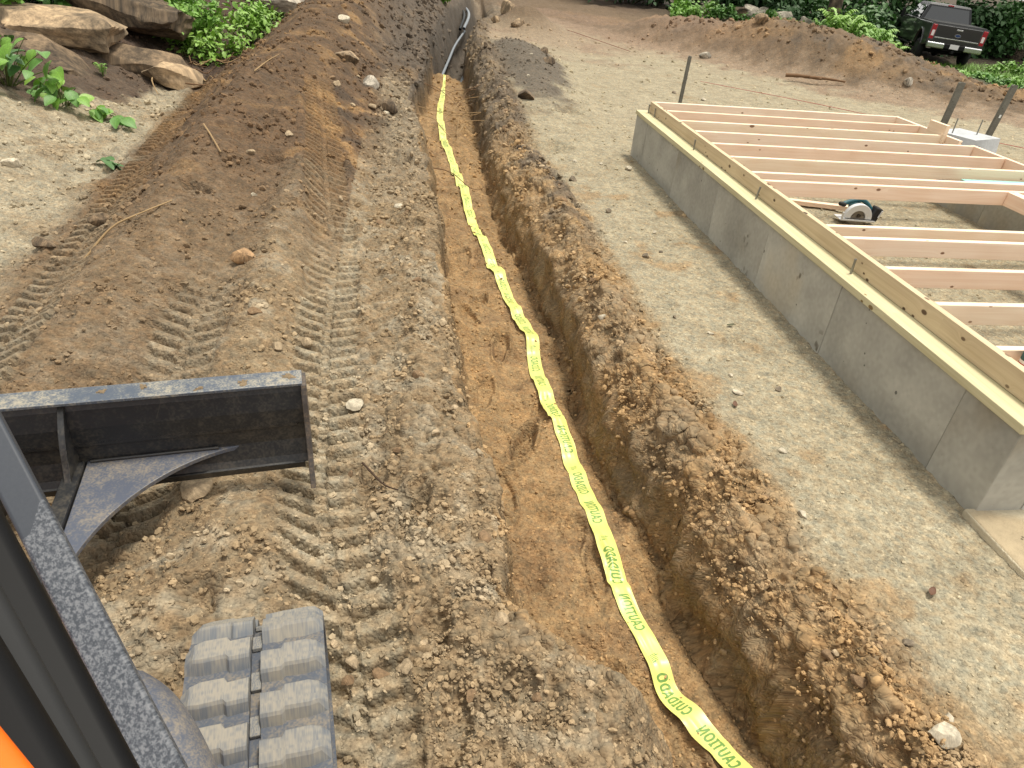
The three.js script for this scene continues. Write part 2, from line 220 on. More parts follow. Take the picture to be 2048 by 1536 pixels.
// colours (linear)
const mixc = (a, b, k) => { if (k <= 0) return; k = clamp(k); a[0] += (b[0] - a[0]) * k; a[1] += (b[1] - a[1]) * k; a[2] += (b[2] - a[2]) * k; };
const COL = { site: [0.49, 0.42, 0.285], siteB: [0.43, 0.362, 0.238], sand: [0.43, 0.275, 0.13], sandD: [0.31, 0.19, 0.09], orange: [0.42, 0.25, 0.105], bank: [0.345, 0.25, 0.145], bankG: [0.375, 0.30, 0.20], brown: [0.168, 0.102, 0.053], brownD: [0.085, 0.058, 0.036], dark: [0.145, 0.115, 0.086], pale: [0.48, 0.41, 0.285], drive: [0.42, 0.31, 0.205], rust: [0.33, 0.215, 0.14], pileB: [0.22, 0.148, 0.086], litter: [0.10, 0.062, 0.04], moss: [0.07, 0.085, 0.03] };
function soilColour(s, t, y) {
  const Z = zone, c = COL.site.slice(), a = fbm(s * 0.9, t * 0.9, 3, 1.2), b = fbm(s * 2.7, t * 2.7, 3, 4.2), e = fbm(s * 7, t * 7, 2, 6.2);
  mixc(c, COL.siteB, 0.5 + 1.2 * b); mixc(c, COL.sand, 0.6 * ss(0.10, 0.3, b + 0.4 * e + 0.24 * (1 - ss(0.1, 0.7, s - Z.C)) - 0.1) * (t < 6 ? 1 : 0.4));
  mixc(c, COL.drive, ss(12.5, 15.5, t - 0.35 * s + 1.5 * a) * 0.8); mixc(c, COL.rust, ss(13, 15, t + 2 * b) * ss(0.05, 0.3, a) * 0.5);
  // long pile and its foot
  const pf = ss(-0.75, -0.1, Z.pd + 0.9 * b); mixc(c, COL.rust, pf * 0.7); mixc(c, COL.pileB, ss(0.1, 0.6, Z.pd + 0.8 * b)); mixc(c, COL.orange, 0.6 * Z.pile * ss(0.0, 0.25, a + 0.3 * b)); mixc(c, COL.dark, 0.8 * Z.pile * ss(0.12, 0.3, b - 0.25 * a)); mixc(c, COL.rust, 0.6 * Z.pile * (1 - ss(6.5, 8, s)));
  mixc(c, COL.litter, ss(2.3, 3.6, Z.pd) * ss(8, 11, s)); mixc(c, COL.moss, ss(3, 5, Z.pd) * 0.7 * ss(8, 11, s));
  mixc(c, COL.dark, ss(0.18, 0.5, Z.grey + 0.4 * b) * 0.9); mixc(c, COL.pileB, Z.heap * 1.3);
  // berm along the trench, wall and floor
  const w = Math.max(Z.berm, Z.wall);
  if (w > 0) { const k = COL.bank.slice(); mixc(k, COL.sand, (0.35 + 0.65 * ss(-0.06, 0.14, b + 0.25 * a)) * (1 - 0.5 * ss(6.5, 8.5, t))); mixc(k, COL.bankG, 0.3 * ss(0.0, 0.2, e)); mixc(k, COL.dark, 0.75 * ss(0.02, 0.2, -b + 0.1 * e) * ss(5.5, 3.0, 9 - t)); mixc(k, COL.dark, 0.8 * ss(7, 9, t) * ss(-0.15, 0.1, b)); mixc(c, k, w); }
  if (Z.left > 0) {
    const k = COL.bank.slice(); mixc(k, COL.bankG, ss(0, 0.25, e + 0.5 * b));
    const up = ss(3.2, 6.2, t + 1.2 * b - (s > -0.45 ? 1.8 : 0)); const br = COL.brown.slice(); mixc(br, COL.orange, 0.85 * ss(0.08, 0.3, b + 0.5 * a)); mixc(br, COL.brownD, 0.8 * ss(0.06, 0.28, -b + 0.3 * e)); mixc(k, br, up);
    mixc(k, COL.brown, 0.55 * ss(-0.75, -1.0, s) * ss(1.2, 2.4, t)); mixc(k, COL.pale, 0.35 * Z.tread * (1 - up)); mixc(k, COL.orange, 0.28 * Z.tread * up);
    mixc(k, COL.dark, ss(8, 12, t) * ss(-0.85, -0.1, s + 0.5 * b) * 0.85);
    mixc(k, COL.bankG, 0.8 * ss(5, 7, t) * (1 - ss(9, 11, t)) * ss(-0.45, -0.2, s + 0.3 * b));
    const pl = ss(-2.15, -2.45, s + 0.25 * b + 0.05 * (t - 5)) * (1 - ss(9.5, 11, t)); mixc(k, COL.pale, pl * 0.92); mixc(k, COL.bank, pl * 0.5 * ss(0.05, 0.25, b));
    const lt = ss(6.4, 7.0, t - 2.4 * (s + 3.6) + 1.6 * b) * ss(-2.2, -2.5, s); mixc(k, COL.litter, lt * 0.92); mixc(k, COL.litter, ss(9.2, 10.2, t + b) * ss(-2.3, -2.7, s));
    mixc(k, COL.moss, ss(-4, -6, s) * 0.4);
    mixc(c, k, Z.left);
  }
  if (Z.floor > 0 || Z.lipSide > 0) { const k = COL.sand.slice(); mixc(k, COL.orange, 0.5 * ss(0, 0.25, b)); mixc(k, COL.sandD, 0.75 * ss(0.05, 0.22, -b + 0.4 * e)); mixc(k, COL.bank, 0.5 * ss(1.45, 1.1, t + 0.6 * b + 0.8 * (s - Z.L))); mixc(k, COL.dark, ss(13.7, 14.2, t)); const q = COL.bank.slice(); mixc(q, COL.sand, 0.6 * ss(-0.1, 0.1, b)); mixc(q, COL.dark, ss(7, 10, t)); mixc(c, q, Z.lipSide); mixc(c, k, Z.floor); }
  mixc(c, COL.litter, Z.far * 0.7 * ss(6, 9, s)); mixc(c, COL.moss, Z.far * ss(0, -3, s));
  const v = 1 + (0.35 - 0.2 * Z.site) * e + 0.15 * n2(s * 23, t * 23, 7.7); c[0] *= v; c[1] *= v; c[2] *= v; return c;
}
{
  const T = []; let t = -30; for (const x of [-30, -14, -6, -3, -1.5, -0.6, -0.2]) T.push(x); t = 0.05;
  while (t < 34) { T.push(t); const d = Math.hypot(t, 1.9); t += t < 0.5 ? 0.03 : t < 8.5 ? 0.0026 * d : mix(0.0026, 0.011, ss(8.5, 20, t)) * d; }
  for (const x of [36, 40, 46, 55, 70, 95, 130, 200]) T.push(x);
  const Wc = []; const half = 430; // columns: fine near the trench, fanning out with distance
  for (let i = -half; i <= half; i++) { const v = i / half; Wc.push(Math.sign(v) * (0.45 * Math.abs(v) + 0.55 * Math.abs(v) ** 2.0)); }
  const cols = [-40, -14, -6, -2.6, -1.6, -1.25].concat(Wc, [1.25, 1.6, 2.6, 6, 14, 40]), NC = cols.length, NR = T.length;
  const base = i => { const t = Math.max(0, T[i]); return [1.7 + 0.60 * t, 1.35 + 0.80 * t]; };
  const pos = new Float32Array(NC * NR * 3), col = new Float32Array(NC * NR * 3), uv = new Float32Array(NC * NR * 2), rug = new Float32Array(NC * NR), S = new Float32Array(NC * NR);
  const mid = cols.indexOf(0);
  for (let i = 0; i < NR; i++) {
    const [l, r] = base(i); const row = new Float32Array(NC);
    for (let j = 0; j < NC; j++) {
      const w = cols[j], s = 0.72 + (w < 0 ? w * l : w * r), t = T[i], k = i * NC + j;
      const y = ground(s, t, true); row[j] = y; S[k] = s; rug[k] = Math.max(zone.wall, zone.berm, 0.5 * zone.lipSide, 0.3 * zone.left * (1 - zone.track), zone.pile * 0.9) * (1 - ss(20, 26, t));
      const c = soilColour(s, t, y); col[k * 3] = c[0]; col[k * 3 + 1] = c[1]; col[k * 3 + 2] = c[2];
      pos[k * 3] = wx(s, t); pos[k * 3 + 1] = y; pos[k * 3 + 2] = wz(s, t);
    }
    { const tt = Math.max(0.3, T[i]), B = baseR(tt), C = crestR(tt), L = lipL(tt); for (let j = 0; j < NC; j++) { const k = i * NC + j, q = S[k]; uv[k * 2] = (q + 0.46 * wallUp(clamp((q - B) / (C - B))) + 0.4 * ss(0, mix(0.32, 0.10, ss(1.0, 1.5, T[i])), q - L)) / 1.6; uv[k * 2 + 1] = (T[i] + 0.5 * row[j]) / 1.6; } }
  }
  const idx = new Uint32Array((NC - 1) * (NR - 1) * 6); let q = 0;
  for (let i = 0; i < NR - 1; i++) for (let j = 0; j < NC - 1; j++) { const a = i * NC + j, b = a + 1, c = a + NC, d = c + 1; idx[q++] = a; idx[q++] = b; idx[q++] = c; idx[q++] = b; idx[q++] = d; idx[q++] = c; }
  const g = new THREE.BufferGeometry();
  g.setAttribute('position', new THREE.BufferAttribute(pos, 3)); g.setAttribute('uv', new THREE.BufferAttribute(uv, 2)); g.setAttribute('color', new THREE.BufferAttribute(col, 3)); g.setIndex(new THREE.BufferAttribute(idx, 1));
  g.computeVertexNormals(); const nm = g.attributes.normal;
  for (let k = 0; k < NC * NR; k++) if (rug[k] > 0.02) { // crumbled faces: push along the surface normal with solid noise
    const x = pos[k * 3], y = pos[k * 3 + 1], z = pos[k * 3 + 2];
    const d = rug[k] * (0.050 * noise3(x * 4.5, y * 7, z * 4.5) + 0.024 * noise3(x * 11, y * 13, z * 11) - 0.016 * Math.abs(noise3(x * 9 + 3, y * 6, z * 9)) + 0.018 * noise3(x * 26, y * 26, z * 26) + 0.010 * noise3(x * 60, y * 60, z * 60));
    pos[k * 3] += nm.getX(k) * d; pos[k * 3 + 1] += nm.getY(k) * d; pos[k * 3 + 2] += nm.getZ(k) * d;
  }
  g.computeVertexNormals();
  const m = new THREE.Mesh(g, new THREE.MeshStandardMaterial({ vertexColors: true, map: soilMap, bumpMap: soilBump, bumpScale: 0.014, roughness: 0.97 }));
  m.name = 'ground'; m.userData.kind = 'structure'; m.userData.label = 'dug soil ground with sandy trench, spoil and compacted sandy site'; m.castShadow = m.receiveShadow = true; scene.add(m);
  console.log('ground', NC, NR, idx.length / 3);
}
// ------------------------------------------------------------------ materials for made things
function boxUV(g, k = 1, off = [0, 0]) { // uv in metres from the face each point lies on, u along x (or z on end faces)
  const h = g.index ? g.toNonIndexed() : g, p = h.attributes.position, n = h.attributes.normal, uv = new Float32Array(p.count * 2);
  for (let i = 0; i < p.count; i += 3) {
    const ax = Math.abs(n.getX(i) + n.getX(i + 1) + n.getX(i + 2)), ay = Math.abs(n.getY(i) + n.getY(i + 1) + n.getY(i + 2)), az = Math.abs(n.getZ(i) + n.getZ(i + 1) + n.getZ(i + 2));
    for (let j = i; j < i + 3; j++) { const x = p.getX(j), y = p.getY(j), z = p.getZ(j); let u, v; if (ay >= ax && ay >= az) { u = x; v = z + 0.31; } else if (az >= ax) { u = x; v = y; } else { u = z + 0.17; v = y; } uv[j * 2] = u * k + off[0]; uv[j * 2 + 1] = v * k + off[1]; }
  }
  h.setAttribute('uv', new THREE.BufferAttribute(uv, 2)); return h;
}
function woodTex(seed, light, dark, knot, nk) { // 2.4 m x 0.6 m of sawn board
  const W = 1024, H = 256, a = tileNoise(9, seed), b = tileNoise(64, seed + 1), c = tileNoise(140, seed + 2), q = mulberry(seed), ks = [...Array(nk)].map(() => [q() * W, q() * H, 2 + 5 * q() * q(), 0.5 + q() * 0.5]);
  return dataTex(W, H, (i, j) => {
    const u = i / W, v = j / H; let warp = 0, kn = 0;
    for (const [x, y, r, s] of ks) { let dx = Math.abs(i - x); dx = Math.min(dx, W - dx); let dy = Math.abs(j - y); dy = Math.min(dy, H - dy); const d = Math.hypot(dx * 0.55, dy) / r; if (d < 6) warp += Math.exp(-d * d / 6) * 0.05; if (d < 1.15) kn = Math.max(kn, s * (1 - ss(0.75, 1.15, d))); }
    const g = b(u * 0.10, v * 1.0 + warp + 0.05 * a(u, v)) * 0.55 + c(u * 0.06 + 0.3, v * 1.3 + warp) * 0.45, f = 0.35 * a(u * 2, v) + 0.65 * g;
    const k = clamp(0.15 + 0.9 * f); return [0, 1, 2].map(m => mix(mix(light[m], dark[m], k), knot[m], kn));
  }, true, 1 / 2.4, 1 / 0.6);
}
const std = o => new THREE.MeshStandardMaterial(o);
const pine = [[0.97, 0.905, 0.83], [0.975, 0.885, 0.80], [0.965, 0.905, 0.815]].map((l, i) => std({ map: woodTex(40 + i * 7, l, [l[0] - 0.09, l[1] - 0.14, l[2] - 0.17], [0.36, 0.22, 0.13], 15), roughness: 0.75 }));
const treated = std({ map: woodTex(81, [0.83, 0.80, 0.67], [0.70, 0.66, 0.51], [0.42, 0.33, 0.18], 9), roughness: 0.78 });
const rimWood = std({ map: woodTex(93, [0.84, 0.77, 0.64], [0.70, 0.62, 0.50], [0.22, 0.14, 0.08], 34), roughness: 0.8 });
const greyWood = std({ map: woodTex(57, [0.50, 0.49, 0.45], [0.33, 0.32, 0.29], [0.2, 0.18, 0.15], 6), roughness: 0.9 });
const concBump = (() => { const a = tileNoise(40, 301), b = tileNoise(200, 302), q = mulberry(303), ps = [...Array(70)].map(() => [q(), q(), 0.0015 + 0.005 * q() * q()]); return dataTex(512, 512, (i, j) => { const u = i / 512, v = j / 512; let h = 0.7 + 0.12 * a(u, v) + 0.12 * b(u, v); for (const [x, y, r] of ps) { const d = Math.hypot(u - x, v - y) / r; if (d < 1) h -= 0.6 * (1 - d * d); } return h; }, false, 0.8, 0.8); })();
const concMap = (base, spot, seed) => { const a = tileNoise(5, seed), b = tileNoise(18, seed + 1), c = tileNoise(130, seed + 2), d = tileNoise(31, seed + 3), q = mulberry(seed + 4), ps = [...Array(90)].map(() => [q(), q(), 0.001 + 0.004 * q() * q()]), st = [...Array(10)].map(() => [q(), q(), 0.02 + 0.06 * q()]); return dataTex(1024, 1024, (i, j) => { const u = i / 1024, v = j / 1024; let k = 1 + 0.18 * (a(u, v) - 0.5) + 0.14 * (b(u, v) - 0.5) + 0.07 * (c(u, v) - 0.5); let m = 0.8 * ss(0.56, 0.8, 0.6 * a(v, u) + 0.4 * b(v, u)); for (const [x, y, r] of ps) { const e = Math.hypot(u - x, v - y) / r; if (e < 1) k *= 0.6; } let sp = 0; for (const [x, y, r] of st) { const e = Math.hypot((u - x) * 1.4, (v - y)) / r; if (e < 1) sp = Math.max(sp, ss(0.5, 0.8, d(u * 3, v * 3)) * (1 - e)); } return [0, 1, 2].map(n => mix(mix(base[n], spot[n], m * 0.5), spot[n] * 0.55, sp) * k); }, true, 0.42, 0.42); };
const concrete = std({ map: concMap([0.64, 0.63, 0.59], [0.60, 0.55, 0.46], 311), bumpMap: concBump, bumpScale: 0.002, roughness: 0.9 });
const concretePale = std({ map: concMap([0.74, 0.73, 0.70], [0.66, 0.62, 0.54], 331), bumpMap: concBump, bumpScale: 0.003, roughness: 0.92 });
const steel = std({ color: 0x8a8a86, metalness: 0.85, roughness: 0.42 });

// ------------------------------------------------------------------ foundation and floor frame: local x right, -z forward
const BO = [1.90, 0, -2.122], BT = rad(9.2), LQ = 5.44, WP = 2.94, WT = 0.416, DEEP = -0.3;
{
  const f = thing('foundation_wall', 'grey concrete foundation wall with form panel seams beside the trench', 'foundation', BO, BT);
  const q = [0.0, 0.31, 1.30, 2.19, 3.09, 4.06, 5.04, LQ], jog = [0, 0.003, 0.0005, 0.0035, 0.001, 0.004, 0.0015];
  for (let i = 0; i < 7; i++) { const L = q[i + 1] - q[i]; part('wall_panel', boxUV(place(rbox(0.2, WT - DEEP, L - 0.0015, 0.006), [0.1 + jog[i], (WT + DEEP) / 2, -(q[i] + q[i + 1]) / 2]), 1, [i * 0.37, i * 0.61]), concrete, f); }
  for (const [a, b] of [[0.204, 1.2], [1.2, 2.1], [2.1, WP - 0.204]]) part('wall_panel', boxUV(place(rbox(b - a - 0.001, WT - DEEP, 0.2, 0.006), [(a + b) / 2, (WT + DEEP) / 2, -0.1 - (a === 1.2 ? 0.002 : 0)]), 1, [a, 0.2]), concretePale, f).userData.label = 'paler end wall panel facing the excavator';
  for (const [a, b] of [[0.21, 1.4], [1.4, WP - 0.21]]) part('wall_panel', boxUV(place(rbox(b - a - 0.001, WT - DEEP, 0.2, 0.006), [(a + b) / 2, (WT + DEEP) / 2, -LQ + 0.1]), 1, [a, 0.7]), concrete, f);
  for (let i = 0; i < 3; i++) part('wall_panel', boxUV(place(rbox(0.2, WT - DEEP, LQ / 3 - 0.001, 0.006), [WP - 0.1, (WT + DEEP) / 2, -LQ / 6 * (2 * i + 1)]), 1, [i * 0.4, 0.5]), concrete, f);
  part('footing', boxUV(place(rbox(3.4, 0.3, 0.62, 0.012, 2), [1.66, -0.118, 0.29]), 1), std({ map: concMap([0.70, 0.66, 0.57], [0.58, 0.48, 0.34], 341), bumpMap: soilBump, bumpScale: 0.006, roughness: 0.95 }), f).userData.label = 'concrete footing ledge partly covered by dirt in front of the end wall';
  for (const [x, z] of [[0.075, 5.30], [0.085, 5.12], [0.062, 3.88], [0.064, 2.60], [0.066, 1.36], [1.5, 0.09]]) { const b = part('anchor_bolt', join([place(new THREE.CylinderGeometry(0.0065, 0.0065, 0.17, 10), [0, 0, 0]), place(new THREE.CylinderGeometry(0.0075, 0.0075, 0.004, 10), [0, 0.083, 0])]), steel, f, [x, 0.455, -z], [0.02, 0, z === 2.6 ? -0.12 : 0.03]); }
  const sl = (x0, x1, z0, z1, label) => { const L = Math.max(x1 - x0, z1 - z0), along = (z1 - z0) > (x1 - x0), w = Math.min(x1 - x0, z1 - z0); const g = boxUV(rbox(L, 0.038, w, 0.004, 2), 1, [R() * 2, R()]); const m = single('sill_plate', g, treated, label, 'sill plate', null, null, 'treated sill plates on the foundation'); const o = new THREE.Vector3((x0 + x1) / 2, WT + 0.0205, -(z0 + z1) / 2).applyAxisAngle(new THREE.Vector3(0, 1, 0), BT); m.position.set(BO[0] + o.x, o.y, BO[2] + o.z); m.rotation.y = BT + (along ? Math.PI / 2 : 0); return m; };
  sl(-0.014, 0.146, -0.005, LQ - 0.13, 'long greenish treated sill plate along the wall nearest the trench');
  sl(0.15, WP - 0.15, 0.005, 0.145, 'treated sill plate on the end wall nearest the excavator');
  sl(-0.01, WP - 0.15, LQ - 0.122, LQ + 0.01, 'treated sill plate under the farthest joist');
  sl(WP - 0.146, WP + 0.01, -0.005, LQ - 0.13, 'treated sill plate on the far side wall by the concrete pier');
}
const RT = 0.559, RH = 0.102, RY = RT - RH / 2;
{
  const f = thing('floor_frame', 'pale new lumber floor frame of joists and rims on the foundation', 'floor frame', BO, BT);
  let vi = 0; const board = (name, L, h, w, x, y, z, turn, mat) => { const g = boxUV(rbox(L, h, w, 0.003, 2), 1, [R() * 2.4, R()]); return part(name, g, mat ?? pine[vi++ % 3], f, [x, y, z], [0, turn, 0]); };
  const rimL = LQ - 0.16; const rimM = rimWood;
  board('rim_joist', rimL, RH, 0.037, 0.119, RY, -(0.08 + rimL / 2), Math.PI / 2, rimM);
  board('rim_joist', 1.05, RH, 0.037, 2.819, RY, -(5.362 - 0.525), Math.PI / 2);
  board('rim_joist', 4.0, RH, 0.037, 2.823, RY, -(4.16 - 2.0), Math.PI / 2);
  board('block', 0.26, 0.16, 0.037, 2.775, RT + 0.015, -4.62, Math.PI / 2);
  const S = 0.4064, x0 = 0.1385, x1 = 2.7995;
  for (const k of [0, 1, 2, 3, 4, 5, 6, 6.5, 8.66, 9.13, 10.17, 11.17, 12.17]) {
    const end = x1, L = end - x0 - 0.0015, m = board('joist', L, RH - 0.001, 0.037, x0 + L / 2 + 0.0008, RY + rr(-0.001, 0.001), -(5.362 - k * S - 0.019), 0);
  }
  board('header', 0.80, RH - 0.004, 0.036, 2.03, RY, -(5.362 - 6.5 * S - 0.04 - 0.40), Math.PI / 2);
  board('header', 0.80, RH - 0.004, 0.036, 2.07, RY, -(5.362 - 6.5 * S - 0.04 - 0.40), Math.PI / 2);
  board('joist', 0.7, RH - 0.004, 0.036, 2.44, RY, -2.2, 0);
  board('block', 0.18, 0.036, 0.13, 0.24, 0.423, -0.31, 0);
  board('rim_joist', 2.6, RH, 0.037, 1.47, RY, -0.1, 0);
}
const inB = (p, q, y = 0) => { const v = new THREE.Vector3(p, y, -q).applyAxisAngle(new THREE.Vector3(0, 1, 0), BT); return [BO[0] + v.x, v.y, BO[2] + v.z]; };
const toST = (x, z) => [x * CA - z * SA, -x * SA - z * CA];
const gAt = (x, z) => { const [s, t] = toST(x, z); return gy(s, t); };
{ // things lying inside the frame
  const p = inB(1.25, 3.93, 0.03); single('lumber_offcut', boxUV(rbox(0.72, 0.038, 0.06, 0.003, 2), 1, [0.4, 0.2]), pine[1], 'short reddish lumber offcut on the ground left of the circular saw', 'offcut', p, [0, BT - 0.38, 0.03]);
  const tb = inB(2.46, 3.2, 0.475); single('foam_board', boxUV(rbox(0.76, 0.025, 0.1, 0.004)), std({ color: 0x8fc6bb, roughness: 0.7 }), 'teal rigid foam strip lying on the sill between two joists', 'foam board', tb, [0, BT, 0]);
  const tk = inB(2.02, 3.2, 0.472); single('black_strip', boxUV(rbox(0.34, 0.02, 0.06, 0.003)), std({ color: 0x16140f, roughness: 0.8 }), 'black strip beside the teal foam under the joists', 'strip', tk, [0, BT, 0]);
  // water bottle
  const b = thing('water_bottle', 'clear plastic water bottle with teal and white label by the rim', 'bottle', inB(0.245, 0.335, 0.442), 0.4);
  const pet = new THREE.MeshPhysicalMaterial({ color: 0xf4f8fa, transmission: 0.9, thickness: 0, roughness: 0.08 });
  part('body', new THREE.LatheGeometry([[0, 0.004], [0.028, 0.002], [0.033, 0.012], [0.033, 0.06], [0.0315, 0.07], [0.033, 0.08], [0.033, 0.135], [0.03, 0.155], [0.018, 0.185], [0.0135, 0.195], [0.0135, 0.205]].map(v => new THREE.Vector2(...v)), 28), pet, b);
  part('label', new THREE.CylinderGeometry(0.0336, 0.0336, 0.034, 28, 1, true), std({ color: 0x2f5a58, roughness: 0.5, side: THREE.DoubleSide }), b, [0, 0.112, 0]);
  part('label_band', new THREE.CylinderGeometry(0.0337, 0.0337, 0.012, 28, 1, true), std({ color: 0xe9e6df, roughness: 0.5, side: THREE.DoubleSide }), b, [0, 0.088, 0]);
  part('label_band', new THREE.CylinderGeometry(0.0337, 0.0337, 0.004, 28, 1, true), std({ color: 0xb23a3a, roughness: 0.5, side: THREE.DoubleSide }), b, [0, 0.079, 0]);
  part('cap', new THREE.CylinderGeometry(0.0155, 0.0155, 0.016, 20), std({ color: 0xf2f2f2, roughness: 0.4 }), b, [0, 0.211, 0]);
  // cordless circular saw standing on its shoe
  const s = thing('circular_saw', 'cordless circular saw with white blade guard and teal body on the dirt', 'saw', inB(1.48, 3.50, 0.035), BT - 0.12);
  s.scale.setScalar(1.08);
  const white = std({ color: 0xd6d9dc, roughness: 0.4, metalness: 0.2 }), teal = std({ color: 0x1f5560, roughness: 0.55 }), black = std({ color: 0x17181a, roughness: 0.65 }), grey = std({ color: 0x85807a, roughness: 0.35, metalness: 0.8 });
  part('shoe', join([place(rbox(0.27, 0.005, 0.14, 0.002), [0, 0, -0.04]), place(rbox(0.27, 0.012, 0.004, 0.001), [0, 0.006, 0.03]), place(rbox(0.006, 0.06, 0.03, 0.002), [-0.125, 0.03, 0.02])]), white, s);
  const gd = new THREE.Shape(); gd.absarc(0, 0, 0.105, 0, Math.PI, false); gd.absarc(0, 0, 0.062, Math.PI, 0, true);
  part('upper_guard', new THREE.ExtrudeGeometry(gd, { depth: 0.035, bevelEnabled: true, bevelSize: 0.004, bevelThickness: 0.004, bevelSegments: 2, curveSegments: 28 }), white, s, [0, 0.02, -0.02]);
  part('blade', new THREE.CylinderGeometry(0.083, 0.083, 0.002, 44), grey, s, [0, 0.018, -0.004], [Math.PI / 2, 0, 0]);
  part('arbor_bolt', new THREE.CylinderGeometry(0.014, 0.014, 0.012, 6), std({ color: 0x4a4238, metalness: 0.6, roughness: 0.5 }), s, [0.01, 0.035, 0.002], [Math.PI / 2, 0, 0]);
  const lg = new THREE.Shape(); lg.absarc(0, 0, 0.095, 1.12 * Math.PI, 1.9 * Math.PI, false); lg.absarc(0, 0, 0.03, 1.9 * Math.PI, 1.12 * Math.PI, true);
  part('lower_guard', new THREE.ExtrudeGeometry(lg, { depth: 0.02, bevelEnabled: false, curveSegments: 20 }), grey, s, [0, 0.052, -0.012]);
  part('motor_housing', place(new THREE.CapsuleGeometry(0.045, 0.08, 6, 18), [0, 0, 0], [Math.PI / 2, 0, 0]), teal, s, [0.02, 0.075, -0.1]);
  part('handle', tube([[-0.12, 0.105, -0.05], [-0.085, 0.118, -0.06], [-0.03, 0.135, -0.065], [0.03, 0.142, -0.065], [0.08, 0.115, -0.065], [0.12, 0.075, -0.06]], 0.017, 30, 10), teal, s);
  part('front_grip', place(new THREE.CapsuleGeometry(0.018, 0.03, 5, 12), [0, 0, 0], [0, 0, 1.4]), black, s, [-0.125, 0.105, -0.045]);
  part('battery', rbox(0.06, 0.105, 0.085, 0.012, 3), black, s, [0.145, 0.055, -0.03], [0, 0, -0.3]);
  part('battery_label', rbox(0.012, 0.06, 0.03, 0.002), white, s, [0.168, 0.062, 0.003], [0, 0, -0.3]);
}
{ // stakes, pier
  const stake = (name, x, z, w, d, h, rz, ry, label, mat = greyWood) => { const y = gAt(x, z), sh = new THREE.Shape([[-w / 2, 0], [w / 2, 0], [w / 2, h], [-w * 0.32, h + 0.006], [-w / 2, h - 0.01]].map(v => new THREE.Vector2(...v))); const g = boxUV(place(new THREE.ExtrudeGeometry(sh, { depth: d, bevelEnabled: true, bevelSize: 0.002, bevelThickness: 0.002, bevelSegments: 1 }), [0, -0.1, -d / 2])); return single(name, g, mat, label, 'stake', [x, y, z], [0.02, ry, rz]); };
  stake('wooden_stake', 2.05, -10.62, 0.04, 0.03, 0.76, -0.02, 0.2, 'thin grey wooden stake standing behind the far corner of the frame');
  stake('wooden_stake', 5.66, -10.27, 0.085, 0.036, 0.78, -0.05, 0.1, 'wide grey stake behind the frame, just left of the pier');
  const st2 = stake('wooden_stake', 6.18, -10.02, 0.085, 0.036, 0.83, -0.10, 0.25, 'wide grey stake with a small white tag, behind the pier');
  part('tag', rbox(0.03, 0.04, 0.003, 0.001), std({ color: 0xd9dcd8, roughness: 0.6 }), st2, [0.0, 0.34, 0.022]);
  const p = thing('concrete_pier', 'pale square concrete pier with two upright threaded rods behind the frame', 'pier', [5.42, gAt(5.42, -9.2), -9.2], 0.55);
  part('block', boxUV(place(new THREE.CylinderGeometry(0.38, 0.42, 0.34, 4, 1), [0, 0.05, 0], [0, Math.PI / 4, 0])), std({ map: concMap([0.70, 0.71, 0.72], [0.64, 0.63, 0.60], 351), bumpMap: concBump, bumpScale: 0.002, roughness: 0.9 }), p);
  for (const x of [-0.2, 0.12]) part('threaded_rod', new THREE.CylinderGeometry(0.008, 0.008, 0.2, 8), steel, p, [x, 0.3, x * 0.4]);
}
